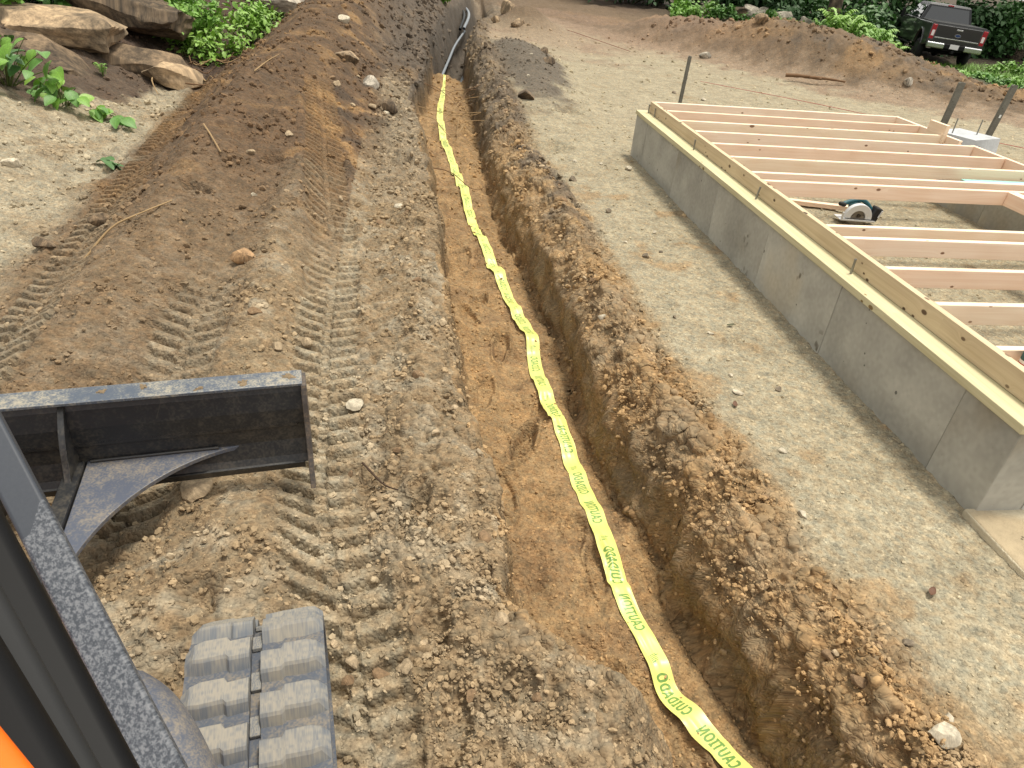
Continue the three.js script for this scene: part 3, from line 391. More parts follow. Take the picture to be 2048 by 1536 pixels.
// ------------------------------------------------------------------ excavator: local x across (0 at the outer edge of the right track), -z forward
{
  const EX = thing('excavator', 'small orange and black tracked excavator with dozer blade, partly in frame', 'excavator', [-0.386, 0, -1.01], rad(19));
  const wear = (base, dust, amt, seed, rub = 0) => { const a = tileNoise(7, seed), b = tileNoise(40, seed + 1), c = tileNoise(200, seed + 2), q = mulberry(seed + 3), sc = [...Array(22)].map(() => [q(), q(), q() * 3.14, 0.02 + 0.08 * q()]); return dataTex(512, 512, (i, j) => { const u = i / 512, v = j / 512; let k = amt * ss(0.32, 0.9, 0.36 * a(u, v) + 0.26 * b(u, v) + 0.38 * c(u, v)); for (const [x, y, t, l] of sc) { const dx = u - x, dy = v - y, e = Math.abs(-dx * Math.sin(t) + dy * Math.cos(t)), f = Math.abs(dx * Math.cos(t) + dy * Math.sin(t)); if (e < 0.0013 && f < l * 0.6) k = Math.max(k, 0.2 + rub); } return [0, 1, 2].map(n => mix(base[n], dust[n], clamp(k))); }, true); };
  const dustC = [0.66, 0.58, 0.46];
  const blackPaint = std({ map: wear([0.115, 0.12, 0.13], dustC, 0.28, 501), roughness: 0.42 }); const postBlack = new THREE.MeshPhysicalMaterial({ color: 0x08080a, roughness: 0.55, specularIntensity: 0.35 });
  const wornTop = std({ map: wear([0.34, 0.37, 0.42], [0.70, 0.66, 0.58], 0.9, 511, 0.3), roughness: 0.38, metalness: 0.25 });
  const bluePaint = std({ map: wear([0.30, 0.32, 0.37], dustC, 0.55, 521), roughness: 0.45 });
  const rawSteel = std({ map: wear([0.30, 0.28, 0.27], [0.55, 0.47, 0.38], 0.8, 531), roughness: 0.6, metalness: 0.3 });
  const mud = std({ color: new THREE.Color().setRGB(0.36, 0.26, 0.155), bumpMap: soilBump, bumpScale: 0.006, roughness: 1 });
  const mudGeo = x => { const g = new THREE.IcosahedronGeometry(1, 4), p = g.attributes.position; for (let i = 0; i < p.count; i++) { const a = Math.atan2(p.getZ(i), p.getX(i)), k = 0.75 + 0.9 * noise3(Math.cos(a) * 1.6 + x * 31, Math.sin(a) * 1.6, x * 7) + 0.5 * noise3(Math.cos(a) * 5, Math.sin(a) * 5, x * 9); p.setX(i, p.getX(i) * k); p.setZ(i, p.getZ(i) * k); } g.computeVertexNormals(); return g; };
  // blade
  const bl = new THREE.Group(); bl.name = 'dozer_blade'; EX.add(bl);
  const BW = 1.7, cx = -BW / 2;
  part('top_plate', boxUV(place(rbox(BW, 0.012, 0.088, 0.003, 2), [cx - 0.01, 0.502, -0.985]), 1.3), wornTop, bl);
  const prof = [[0.028, 0.496], [0.012, 0.46], [-0.004, 0.40], [-0.008, 0.345], [0.004, 0.335], [0.0, 0.27], [-0.02, 0.215], [-0.035, 0.19]]; // curved plate, bowed
  const sh = new THREE.Shape(); prof.forEach(([b, y], i) => i ? sh.lineTo(b, y) : sh.moveTo(b, y)); for (let i = prof.length - 1; i >= 0; i--) sh.lineTo(prof[i][0] + 0.014, prof[i][1] - 0.002);
  part('mouldboard', boxUV(place(new THREE.ExtrudeGeometry(sh, { depth: BW - 0.02, bevelEnabled: false }), [-BW + 0.004, 0, -0.955], [0, Math.PI / 2, 0]), 1), blackPaint, bl).geometry.computeVertexNormals();
  part('stiffener', boxUV(place(rbox(BW - 0.06, 0.016, 0.02, 0.003), [cx - 0.01, 0.338, -0.958])), blackPaint, bl);
  part('cutting_edge', boxUV(place(rbox(BW - 0.03, 0.035, 0.016, 0.003), [cx - 0.012, 0.178, -0.928], [0.35, 0, 0])), blackPaint, bl);
  const side = new THREE.Shape([[0.06, 0.50], [-0.02, 0.50], [-0.035, 0.44], [-0.045, 0.36], [-0.075, 0.25], [-0.125, 0.14], [-0.10, 0.13], [0.03, 0.24], [0.075, 0.36]].map(v => new THREE.Vector2(...v)));
  for (const x of [-0.014, -BW - 0.01]) part('end_plate', boxUV(place(new THREE.ExtrudeGeometry(side, { depth: 0.014, bevelEnabled: true, bevelSize: 0.002, bevelThickness: 0.002, bevelSegments: 1 }), [x, 0, -0.955], [0, Math.PI / 2, 0])), rawSteel, bl);
  const rib = new THREE.Shape(); rib.moveTo(0.03, 0.49); rib.quadraticCurveTo(-0.06, 0.42, -0.09, 0.33); rib.quadraticCurveTo(-0.13, 0.24, -0.20, 0.20); rib.lineTo(-0.20, 0.17); rib.lineTo(0.0, 0.2); rib.lineTo(0.01, 0.3);
  for (const x of [-0.745, -0.955]) part('rib', boxUV(place(new THREE.ExtrudeGeometry(rib, { depth: 0.016, bevelEnabled: true, bevelSize: 0.0015, bevelThickness: 0.0015, bevelSegments: 1 }), [x, 0, -0.955], [0, Math.PI / 2, 0])), blackPaint, bl);
  for (const [x, f] of [[-0.705, 1], [-1.0, -1]]) {
    const gs = new THREE.Shape(); gs.moveTo(0, 0); gs.lineTo(0.47 * f, 0.0); gs.bezierCurveTo(0.29 * f, -0.03, 0.08 * f, -0.20, 0.03 * f, -0.50); gs.lineTo(0, -0.50);
    part('gusset', boxUV(place(new THREE.ExtrudeGeometry(gs, { depth: 0.012, bevelEnabled: true, bevelSize: 0.002, bevelThickness: 0.002, bevelSegments: 2, curveSegments: 30 }), [x, 0.252, -0.955], [-Math.PI / 2, 0, 0]), 1.2), bluePaint, bl);
    part('weld', tube([[x + 0.01 * f, 0.27, -0.948], [x + 0.2 * f, 0.27, -0.948], [x + 0.40 * f, 0.27, -0.948]], 0.006, 20, 6), blackPaint, bl);
    part('push_arm', boxUV(place(rbox(0.05, 0.13, 1.0, 0.004, 2), [x - 0.03 * f, 0.215, -0.44])), blackPaint, bl);
  }
  for (const [x, z, r] of [[-0.055, -0.99, 0.022], [-0.2, -0.975, 0.018], [-0.33, -0.96, 0.016], [-0.5, -1.0, 0.014], [-0.62, -0.99, 0.012]]) part('mud_patch', place(mudGeo(x), [x, 0.508, z], [0, x * 9, 0], [r * 1.2, 0.004, r]), mud, bl);
  // tracks
  const rubber = std({ map: (() => { const a = tileNoise(9, 541), b = tileNoise(60, 542), c = tileNoise(250, 543); return dataTex(512, 512, (i, j) => { const u = i / 512, v = j / 512, k = ss(0.1, 0.85, 0.45 * a(u, v) + 0.25 * b(u, v) + 0.3 * c(u, v * 0.15)); return [mix(0.35, 0.54, k), mix(0.37, 0.515, k), mix(0.40, 0.47, k)]; }, true, 1.4, 1.4); })(), roughness: 0.85 });
  const rubberB = std({ map: wear([0.29, 0.31, 0.35], [0.52, 0.47, 0.40], 0.8, 571), roughness: 0.85 }), rubberIn = std({ color: 0x2b2d31, roughness: 0.8 });
  const rI = 0.185, yC = 0.205, bF = -0.03, bB = -1.35, LEN = 2 * (bF - bB) + 2 * Math.PI * rI;
  const loop = d => { d = (d % LEN + LEN) % LEN; const st = bF - bB, ar = Math.PI * rI; if (d < st) return [bB + d, yC + rI, 0]; d -= st; if (d < ar) { const a = d / rI; return [bF + rI * Math.sin(a), yC + rI * Math.cos(a), a]; } d -= ar; if (d < st) return [bF - d, yC - rI, Math.PI]; d -= st; const a = d / rI; return [bB - rI * Math.sin(a), yC - rI * Math.cos(a), Math.PI + a]; };
  const N = 36, PITCH = LEN / N;
  // one tread bar, bent in plan: offset heel and toe with sloping flanks
  function lugGeo(f) {
    const xs = [0.012, 0.055, 0.062, 0.11, 0.13, 0.149], top = [0.5, 0.5, 0.5, 0.5, 0.5, 0.5].map((v, i) => [[-0.022, 0.026], [-0.024, 0.022], [-0.016, 0.034], [-0.018, 0.034], [-0.014, 0.028], [-0.01, 0.018]][i]), hT = [0.026, 0.028, 0.029, 0.029, 0.027, 0.012];
    const P = [], I = []; xs.forEach((x, i) => { const [a, b] = top[i]; for (const [z, y] of [[a - 0.02, -0.004], [a - 0.006, hT[i] * 0.8], [a, hT[i]], [b, hT[i]], [b + 0.005, hT[i] * 0.8], [b + 0.014, -0.004]]) P.push(x * f, y, -z); });
    for (let i = 0; i < xs.length - 1; i++) for (let j = 0; j < 5; j++) { const a = i * 6 + j, b = a + 1, c = a + 6, d = c + 1; f > 0 ? I.push(a, b, c, b, d, c) : I.push(a, c, b, b, c, d); }
    for (const e of [0, xs.length - 1]) for (let j = 1; j < 5; j++) { const a = e * 6; (e === 0) === (f > 0) ? I.push(a, a + j + 1, a + j) : I.push(a, a + j, a + j + 1); }
    const g = new THREE.BufferGeometry(); g.setAttribute('position', new THREE.Float32BufferAttribute(P, 3)); g.setAttribute('uv', new THREE.Float32BufferAttribute(P.flatMap((_, i) => i % 3 === 0 ? [P[i] * 1.5, P[i + 2] * 1.5] : []), 2)); g.setIndex(I); const h = g.toNonIndexed(); h.computeVertexNormals(); return h;
  }
  const lugR = lugGeo(1), lugL = lugGeo(-1), link = rbox(0.022, 0.012, 0.045, 0.003);
  for (const tx of [-0.15, -1.55]) {
    const tr = new THREE.Group(); tr.name = 'track'; EX.add(tr); tr.position.x = tx;
    const P = [], I = [], U = [], M = 160; for (let i = 0; i <= M; i++) { const [b, y, a] = loop(i / M * LEN); for (const [x, o] of [[-0.149, -0.012], [-0.149, 0.008], [-0.012, 0.010], [-0.011, -0.002], [0.011, -0.002], [0.012, 0.010], [0.149, 0.008], [0.149, -0.012]]) { P.push(x, y + o * Math.cos(a), -(b + o * Math.sin(a))); U.push(x * 1.5, i / M * LEN * 1.5); } }
    for (let i = 0; i < M; i++) for (let j = 0; j < 8; j++) { const a = i * 8 + j, b = i * 8 + (j + 1) % 8, c = a + 8, d = b + 8; I.push(a, c, b, b, c, d); }
    let g = new THREE.BufferGeometry(); g.setAttribute('position', new THREE.Float32BufferAttribute(P, 3)); g.setAttribute('uv', new THREE.Float32BufferAttribute(U, 2)); g.setIndex(I); g = g.toNonIndexed(); g.computeVertexNormals(); part('belt', g, rubberB, tr);
    for (let k = 0; k < N; k++) for (const [geo, off] of [[lugR, 0.03], [lugL, 0.03 + PITCH * 0.42]]) { const [b, y, a] = loop(k * PITCH + off); const m = part('lug', geo, rubber, tr, [0, y + 0.008 * Math.cos(a), -(b + 0.008 * Math.sin(a))]); m.rotation.x = -a; }
    for (let k = 0; k < N * 2; k += 2) { const [b, y, a] = loop(k * PITCH / 2); if (y > 0.1) part('drive_link', link, rubber, tr, [0, y + 0.004 * Math.cos(a), -(b + 0.004 * Math.sin(a))], [-a, 0, 0]); }
    part('side_frame', join([place(rbox(0.2, 0.13, 1.25, 0.03, 3), [0, 0.2, 0.69]), place(new THREE.CylinderGeometry(0.165, 0.165, 0.12, 28), [0, yC, -bF], [0, 0, Math.PI / 2]), place(new THREE.CylinderGeometry(0.165, 0.165, 0.12, 28), [0, yC, -bB], [0, 0, Math.PI / 2])]), blackPaint, tr);
  }
  part('track_bridge', rbox(1.2, 0.18, 0.6, 0.04, 3), blackPaint, EX, [-0.85, 0.3, 0.75]);
  part('turntable', new THREE.CylinderGeometry(0.4, 0.45, 0.16, 36), blackPaint, EX, [-0.85, 0.46, 0.75]);
  const orange = std({ map: wear([0.93, 0.40, 0.04], [0.6, 0.42, 0.25], 0.18, 551), roughness: 0.35 });
  part('house', rbox(1.45, 0.28, 1.3, 0.08, 4), orange, EX, [-0.95, 0.70, 1.1]);
  // cab corner posts, close to the lens: given in world axes, then brought into the machine's frame
  const inv = new THREE.Matrix4(); EX.updateMatrixWorld(true); inv.copy(EX.matrixWorld).invert();
  const dusty = std({ map: (() => { const a = tileNoise(110, 561), b = tileNoise(230, 562), c = tileNoise(6, 563); return dataTex(512, 1024, (i, j) => { const u = i / 512, v = j / 1024, on = v + 0.12 * (c(u, v) - 0.5) < 0.60 ? 1 : 0.06, k = on * ss(0.2, 0.8, 0.5 * a(u, v * 2) + 0.5 * b(u, v * 2)); return [mix(0.18, 0.40, k), mix(0.20, 0.41, k), mix(0.235, 0.43, k)]; }, true); })(), roughness: 0.6 });
  function bar(name, A, B, w, h, mat, roll, r = 0.006) {
    const a = new THREE.Vector3(...A), b = new THREE.Vector3(...B), L = a.distanceTo(b), d = b.clone().sub(a).normalize();
    const g = rbox(w, L, h, r, 3); const uv = g.attributes.uv, p = g.attributes.position; for (let i = 0; i < p.count; i++) uv.setXY(i, 0.5 + (p.getX(i) + p.getZ(i)) * 3, 0.5 + p.getY(i) / L);
    const view = a.clone().add(b).multiplyScalar(0.5).sub(new THREE.Vector3(0, 1.8, 0)).normalize(); // turned so that a face looks up and inwards
    const y = d.clone().negate(), x = new THREE.Vector3().crossVectors(y, view).normalize(), z = new THREE.Vector3().crossVectors(x, y); const m4 = new THREE.Matrix4().makeBasis(x, y, z).multiply(new THREE.Matrix4().makeRotationY(roll)); m4.setPosition(a.add(b).multiplyScalar(0.5)); g.applyMatrix4(m4).applyMatrix4(inv); return part(name, g, mat, EX);
  }
  bar('cab_post', [-0.865, 1.215, -0.864], [-0.338, 0.851, -0.392], 0.046, 0.03, dusty, -0.15, 0.006);
  bar('cab_post', [-0.722, 1.284, -0.650], [-0.285, 1.086, -0.268], 0.05, 0.05, postBlack, 0.2, 0.018);
  bar('door_seal', [-0.66, 1.284, -0.56], [-0.30, 1.149, -0.259], 0.034, 0.03, std({ color: 0x101113, roughness: 0.75 }), 0.2, 0.012);
  bar('cab_post', [-0.61, 1.258, -0.472], [-0.30, 1.186, -0.231], 0.055, 0.05, postBlack, 0.1, 0.02);
  bar('body_panel', [-0.502, 1.25, -0.324], [-0.287, 1.24, -0.189], 0.073, 0.03, orange, 0.1, 0.015);
  const fd = tube([[-0.593, 0.713, -0.609], [-0.556, 0.709, -0.594], [-0.508, 0.703, -0.558], [-0.46, 0.686, -0.511], [-0.391, 0.66, -0.434], [-0.33, 0.63, -0.34]], 0.070, 40, 28); fd.applyMatrix4(inv); part('hose_guard', fd, bluePaint, EX);
  shade(EX);
}
// ------------------------------------------------------------------ buried-line warning tape in the trench
{
  const cv = document.createElement('canvas'); cv.width = 2048; cv.height = 512; const c = cv.getContext('2d');
  c.fillStyle = '#d8d678'; c.fillRect(0, 0, 2048, 512);
  c.fillStyle = '#6b9048'; c.textBaseline = 'middle'; c.textAlign = 'center';
  const word = (t, x, w) => { c.save(); c.translate(x, 262); c.font = 'bold 300px sans-serif'; const k = w / c.measureText(t).width; c.scale(k, 1.25); c.fillText(t, 0, 0); c.strokeStyle = c.fillStyle; c.lineWidth = 9; c.strokeText(t, 0, 0); c.restore(); };
  word('CAUTION', 520, 620); word('CUIDADO', 1330, 620);
  // small emblem: slanted bars over a frame with a line of rule marks
  c.save(); c.translate(1830, 262); for (let i = 0; i < 5; i++) { c.beginPath(); const x = -60 + i * 24; c.moveTo(x, 110); c.lineTo(x + 12, 110); c.lineTo(x + 40, -70); c.lineTo(x + 30, -70); c.fill(); } c.fillRect(-64, 20, 20, 90); c.fillRect(40, -110, 16, 80); for (let i = 0; i < 7; i++) c.fillRect(-64 + i * 18, 128, 11, 16); c.restore();
  const tex = new THREE.CanvasTexture(cv); tex.colorSpace = THREE.SRGBColorSpace; tex.wrapS = THREE.RepeatWrapping; tex.anisotropy = 8;
  const path = curve([[0.5, 1.09], [0.8, 1.085], [1.08, 1.055], [1.26, 0.985], [1.38, 0.935], [1.56, 0.90], [1.78, 0.86], [2.0, 0.845], [2.24, 0.845], [2.5, 0.835], [2.8, 0.83], [3.08, 0.79], [3.45, 0.775], [3.87, 0.79], [4.15, 0.77], [4.45, 0.74], [4.9, 0.69], [5.5, 0.615], [6.25, 0.56], [7.5, 0.505], [8.7, 0.435], [10.05, 0.415], [11.8, 0.525], [13.55, 0.63]]);
  const P = [], U = [], I = []; let len = 0, prev = null, n = 0; const W = 0.088, M = 10;
  for (let t = 0.55; t < 13.6; t += t < 5 ? 0.012 : 0.03) {
    const s = path(t), e = 0.02, ds = (path(t + e) - path(t - e)) / (2 * e), L = Math.hypot(1, ds), nx = 1 / L, nt = -ds / L;
    const wv = W * (1 - 0.08 * clamp(n2(t * 2.3, 77.1) * 1.6)) * (t > 11 ? mix(1, 0.5, ss(11, 13.5, t)) : 1), fold = 0.45 * n2(t * 1.9, 3.7), lift = 0.012 + 0.02 * Math.max(0, n2(t * 3.1, 55.5));
    if (prev) len += Math.hypot(s - prev[0], t - prev[1]); prev = [s, t];
    let hi = -9; for (let j = 0; j <= 4; j++) { const w = (j / 4 - 0.5) * wv; hi = Math.max(hi, gy(s + nx * w, t + nt * w) - Math.abs(j - 2) * 0.003); }
    for (let j = 0; j <= M; j++) {
      const v = j / M, w = (v - 0.5) * wv, a = s + nx * w, b = t + nt * w, g = gy(a, b);
      const cr = 0.5 * 0.007 * Math.sin(v * 4 + t * 7 + 4 * n2(t * 2, 8.8)) * (1 + n2(t * 5, v * 2)) + 0.006 * n2(t * 6 + v * 2.5, v * 3.5, 2.1) + fold * 0.02 * (v - 0.5);
      P.push(wx(a, b), Math.max(g + 0.004, mix(hi, g, 0.3) + lift + cr), wz(a, b)); U.push(len / 0.575 + 0.18, v);
    }
    n++;
  }
  for (let i = 0; i < n - 1; i++) for (let j = 0; j < M; j++) { const a = i * (M + 1) + j, b = a + 1, c2 = a + M + 1, d = c2 + 1; I.push(a, b, c2, b, d, c2); }
  const g = new THREE.BufferGeometry(); g.setAttribute('position', new THREE.Float32BufferAttribute(P, 3)); g.setAttribute('uv', new THREE.Float32BufferAttribute(U, 2)); g.setIndex(I); g.computeVertexNormals();
  single('caution_tape', g, new THREE.MeshPhysicalMaterial({ map: tex, roughness: 0.42, clearcoat: 0.25, clearcoatRoughness: 0.3, side: THREE.DoubleSide }), 'yellow plastic caution tape with mirrored green lettering laid along the trench', 'tape');
}
{ // conduits in the far trench
  const grey = std({ color: 0x7f858c, roughness: 0.45 }), blk = std({ color: 0x1c1d20, roughness: 0.5 });
  const pipe = (pts, r, m, label) => single('conduit', tube(pts.map(([s, t, y]) => [wx(s, t), y, wz(s, t)]), r, 60, 10), m, label, 'conduit');
  pipe([[0.50, 13.4, -0.50], [0.62, 14.2, -0.42], [0.80, 15.6, -0.36], [1.05, 17.6, -0.3], [1.40, 19.6, -0.2]], 0.027, grey, 'long grey plastic conduit curving up the far trench from the tape end');
  pipe([[0.93, 13.6, -0.55], [1.02, 14.4, -0.52], [1.15, 15.2, -0.5]], 0.035, grey, 'short grey conduit end at the right of the far trench floor');
  pipe([[1.35, 19.2, -0.1], [1.55, 20.4, 0.06], [1.62, 22.2, 0.10], [1.45, 24.6, 0.1]], 0.036, grey, 'grey conduit bending away at the top of the trench');
  pipe([[1.25, 19.2, -0.12], [1.43, 20.4, 0.05], [1.48, 22.2, 0.09], [1.3, 24.6, 0.1]], 0.034, blk, 'black conduit beside the grey one at the top of the trench');
}
// ------------------------------------------------------------------ stones
const stoneMap = (seed, base, spread) => { const a = tileNoise(6, seed), b = tileNoise(30, seed + 1), c = tileNoise(120, seed + 2); return dataTex(256, 256, (i, j) => { const u = i / 256, v = j / 256, k = 1 + spread * (0.9 * (a(u, v) - 0.5) + 0.7 * (b(u, v) - 0.5) + 0.5 * (c(u, v) - 0.5)); return base.map(x => x * k); }, true); };
function rockGeo(seed, sx, sy, sz, det = 3, cuts = 9, nz = 0.12) {
  const q = mulberry(seed), g0 = mergeVertices(new THREE.IcosahedronGeometry(1, det).deleteAttribute('uv').deleteAttribute('normal')), p = g0.attributes.position;
  const pl = [...Array(cuts)].map(() => { const v = new THREE.Vector3(q() * 2 - 1, q() * 2 - 1, q() * 2 - 1).normalize(); return [v, 0.42 + 0.36 * q()]; }), o = q() * 50, v = new THREE.Vector3();
  for (let i = 0; i < p.count; i++) { v.fromBufferAttribute(p, i); for (const [n, d] of pl) { const e = v.dot(n) - d; if (e > 0) v.addScaledVector(n, -e * 0.93); } const k = 1 + nz * noise3(v.x * 1.7 + o, v.y * 1.7, v.z * 1.7) + nz * 0.5 * noise3(v.x * 5 + o, v.y * 5, v.z * 5) + nz * 0.22 * noise3(v.x * 13 + o, v.y * 13, v.z * 13); v.multiplyScalar(k); p.setXYZ(i, v.x * sx, v.y * sy, v.z * sz); }
  g0.computeVertexNormals(); if (det < 3) { const h = toCreasedNormals(g0, 0.45), P = h.attributes.position, w = new Float32Array(P.count * 2); for (let i = 0; i < P.count; i++) { w[i * 2] = P.getX(i) * 4 + P.getY(i); w[i * 2 + 1] = P.getZ(i) * 4 + P.getY(i); } h.setAttribute('uv', new THREE.BufferAttribute(w, 2)); return h; } const uv = new Float32Array(p.count * 2); for (let i = 0; i < p.count; i++) { uv[i * 2] = p.getX(i) * 1.3 + p.getY(i) * 0.7; uv[i * 2 + 1] = p.getZ(i) * 1.3 + p.getY(i) * 0.9; } g0.setAttribute('uv', new THREE.BufferAttribute(uv, 2)); return g0;
}
function slabGeo(seed, sx, sy, sz) { // broken slab: box with knocked-off corners and layered rough faces
  const q = mulberry(seed), o = q() * 60, g = mergeVertices(new THREE.BoxGeometry(2, 2, 2, 26, 14, 20).deleteAttribute('uv').deleteAttribute('normal')), p = g.attributes.position, v = new THREE.Vector3();
  const pl = [...Array(12)].map(() => { const n = new THREE.Vector3(q() * 2 - 1, (q() * 2 - 1) * 0.8, q() * 2 - 1).normalize(); return [n, 0.78 + 0.42 * q()]; });
  for (let i = 0; i < p.count; i++) { v.fromBufferAttribute(p, i); for (const [n, d] of pl) { const e = v.dot(n) - d; if (e > 0) v.addScaledVector(n, -e); }
    const X = v.x * sx * 2 + o, Y = v.y * sy * 2, Z = v.z * sz * 2; v.x += 0.16 * noise3(X * 1.1, Y * 2.2, Z * 1.1) / (sx + 0.4) + 0.05 * noise3(X * 3, Y * 9, Z * 3); v.z += 0.16 * noise3(X * 1.1 + 9, Y * 2.2, Z * 1.1) / (sz + 0.4) + 0.05 * noise3(X * 3 + 5, Y * 9, Z * 3); v.y += 0.16 * noise3(X * 1.2, Y, Z * 1.2 + 4) + 0.05 * noise3(X * 4, Y * 4, Z * 4 + 4) + 0.025 * noise3(X * 11, Y * 11, Z * 11);
    p.setXYZ(i, v.x * sx, v.y * sy, v.z * sz); }
  const h = toCreasedNormals(g, 0.6), P = h.attributes.position, uv = new Float32Array(P.count * 2); for (let i = 0; i < P.count; i++) { uv[i * 2] = P.getX(i) * 0.7 + P.getY(i) * 0.4; uv[i * 2 + 1] = P.getZ(i) * 0.7 + P.getY(i) * 0.9; } h.setAttribute('uv', new THREE.BufferAttribute(uv, 2)); return h;
}
const rockTan = std({ map: stoneMap(601, [0.53, 0.455, 0.36], 0.6), bumpMap: concBump, bumpScale: 0.01, roughness: 0.92 }), rockBrown = std({ map: stoneMap(611, [0.385, 0.325, 0.255], 0.7), bumpMap: concBump, bumpScale: 0.012, roughness: 0.95 }), rockGrey = std({ map: stoneMap(621, [0.56, 0.53, 0.48], 0.6), bumpMap: concBump, bumpScale: 0.01, roughness: 0.92 }), pebble = std({ map: stoneMap(631, [0.70, 0.66, 0.58], 0.35), roughness: 0.85 }), clodA = std({ map: stoneMap(633, [0.60, 0.53, 0.43], 0.3), bumpMap: concBump, bumpScale: 0.01, roughness: 1 }), clodB = std({ map: stoneMap(635, [0.54, 0.44, 0.33], 0.3), bumpMap: concBump, bumpScale: 0.01, roughness: 1 }), pebbleD = std({ map: stoneMap(641, [0.50, 0.45, 0.38], 0.4), roughness: 0.9 });
{
  const slab = (s, t, y, sx, sy, sz, rot, seed, mat, label) => single('boulder', slabGeo(seed, sx, sy, sz), mat, label, 'boulder', [wx(s, t), y, wz(s, t)], rot);
  slab(-4.0, 9.25, 0.58, 0.68, 0.18, 0.44, [0.06, 0.25, -0.06], 71, rockTan, 'large flat topped tan boulder, highest of the slabs on the left bank');
  slab(-4.05, 8.4, 0.40, 0.80, 0.17, 0.34, [0.2, 0.12, -0.26], 72, rockBrown, 'long sloping brown slab in front of the tan boulder behind the leafy plant');
  slab(-3.75, 10.7, 0.72, 0.80, 0.2, 0.42, [0.12, 0.1, -0.26], 73, rockBrown, 'sloping brown slab behind the tan boulder at the top edge');
  slab(-3.1, 9.25, 0.26, 0.62, 0.11, 0.24, [0.3, 0.05, -0.28], 74, rockBrown, 'low brown slab sliding down the bank right of the tan boulder');
  slab(-4.5, 7.6, 0.36, 0.5, 0.2, 0.4, [0.1, 0.6, -0.2], 75, rockBrown, 'brown boulder half hidden by the leafy plant at the left edge');
  slab(-2.75, 9.1, 0.2, 0.30, 0.1, 0.16, [0.2, 0.5, -0.3], 76, rockTan, 'small tan rock at the foot of the low slab');
  slab(-2.35, 15.2, 0.55, 0.55, 0.16, 0.3, [0.1, 0.3, -0.1], 77, rockGrey, 'grey rock among the green plants at the top edge');
  // rocks of the old wall by the big tree
  for (let i = 0; i < 11; i++) { const s = 12.2 + i * 0.36 + rr(-0.1, 0.1), t = 27.3 + 0.5 * R() - 0.03 * i; slab(s, t, gy(s, t) + 0.15 + 0.2 * (i % 3 === 1 ? 1 : 0), rr(0.25, 0.42), rr(0.2, 0.36), 0.3, [R(), R() * 6, R()], 100 + i, i % 3 ? rockGrey : rockBrown, 'weathered rock in the tumbled wall left of the big tree trunk').userData.group = 'rocks of the tumbled wall'; }
  for (const [s, t, k, l] of [[21.2, 22.6, 0.42, 'pale rock in the weeds right of the pickup truck'], [22.4, 23.1, 0.3, 'small pale rock in the weeds farthest right of the truck']]) slab(s, t, gy(s, t) + 0.1, k, k * 0.6, k * 0.7, [0.2, 1, 0.1], 140 + Math.round(t), rockGrey, l);
  const loose = (s, t, r, f, mat, seed, label, group) => { const y = gy(s, t); return single('stone', rockGeo(seed, r, r * f, r * 0.75, 2, 6, 0.1), mat, label, 'stone', [wx(s, t), y + r * f * 0.45, wz(s, t)], [rr(-0.2, 0.2), seed * 1.7, rr(-0.2, 0.2)], group); };
  loose(1.09, 3.40, 0.034, 0.8, pebble, 151, 'white stone stuck in the top of the trench berm'); loose(-0.24, 2.54, 0.05, 0.5, pebble, 152, 'white flat stone on the track imprint right of the blade'); loose(1.52, 1.80, 0.026, 0.6, pebble, 153, 'pale stone on an orange stain of the compacted ground near the trench');
  loose(1.55, 3.46, 0.022, 0.6, pebbleD, 154, 'rounded grey stone on the compacted ground left of the dark leaf'); loose(1.62, 2.67, 0.03, 0.4, pebble, 155, 'angular white stone beside the berm on compacted ground'); loose(1.85, 2.70, 0.024, 0.4, pebbleD, 156, 'flat grey stone midway between trench and wall');
  loose(1.48, 6.17, 0.05, 0.7, pebbleD, 157, 'dark round stone on the ground left of the far wall end'); loose(2.13, 6.60, 0.045, 0.6, pebble, 158, 'pale stone at the wall foot near its far corner'); loose(1.44, 0.88, 0.05, 0.5, pebble, 159, 'long smooth pale cobble at the bottom right of the berm'); loose(1.54, 0.95, 0.025, 0.5, pebble, 160, 'white chip of stone beside the cobble at bottom right');
  loose(-0.95, 3.86, 0.075, 0.7, std({ map: stoneMap(651, [0.56, 0.45, 0.33], 0.5), roughness: 0.95 }), 161, 'orange brown stone at the head of the short track imprint'); loose(-1.0, 3.24, 0.035, 0.8, pebbleD, 162, 'round brown stone on the short track imprint'); loose(-2.92, 5.53, 0.07, 0.7, pebble, 163, 'whitish stone on the pale bank at the left edge'); loose(-3.0, 5.1, 0.1, 0.6, rockGrey, 164, 'grey rock half sunk in the pale bank at left edge'); loose(-1.94, 4.47, 0.07, 0.6, rockBrown, 165, 'brown clod shaped rock left of the hole in the left track');
  loose(-2.17, 4.2, 0.08, 0.5, rockBrown, 166, 'flat brown rock in the left track imprint near the edge'); loose(-0.74, 1.93, 0.075, 0.55, clodA, 167, 'flat tan rock sticking out of the soil pile under the blade'); loose(0.86, 2.78, 0.016, 0.7, pebble, 168, 'pale pebble on the trench floor beside the deep boot print');
  loose(1.5, 9.35, 0.17, 0.5, rockBrown, 169, 'dark brown rock at the near foot of the grey spoil heap'); loose(2.15, 11.6, 0.13, 0.5, rockBrown, 170, 'dark rock at the right foot of the grey spoil heap, middle one'); loose(2.3, 12.9, 0.12, 0.5, rockBrown, 171, 'dark rock at the right foot of the grey spoil heap, farthest one');
  loose(2.55, 18.0, 0.2, 0.6, rockTan, 172, 'pale tan rock at the foot of the far stony heap'); loose(2.45, 19.6, 0.3, 0.6, rockTan, 173, 'largest pale rock on top of the far stony heap'); loose(2.1, 18.8, 0.16, 0.7, rockTan, 174, 'small pale rock on the left side of the far stony heap');
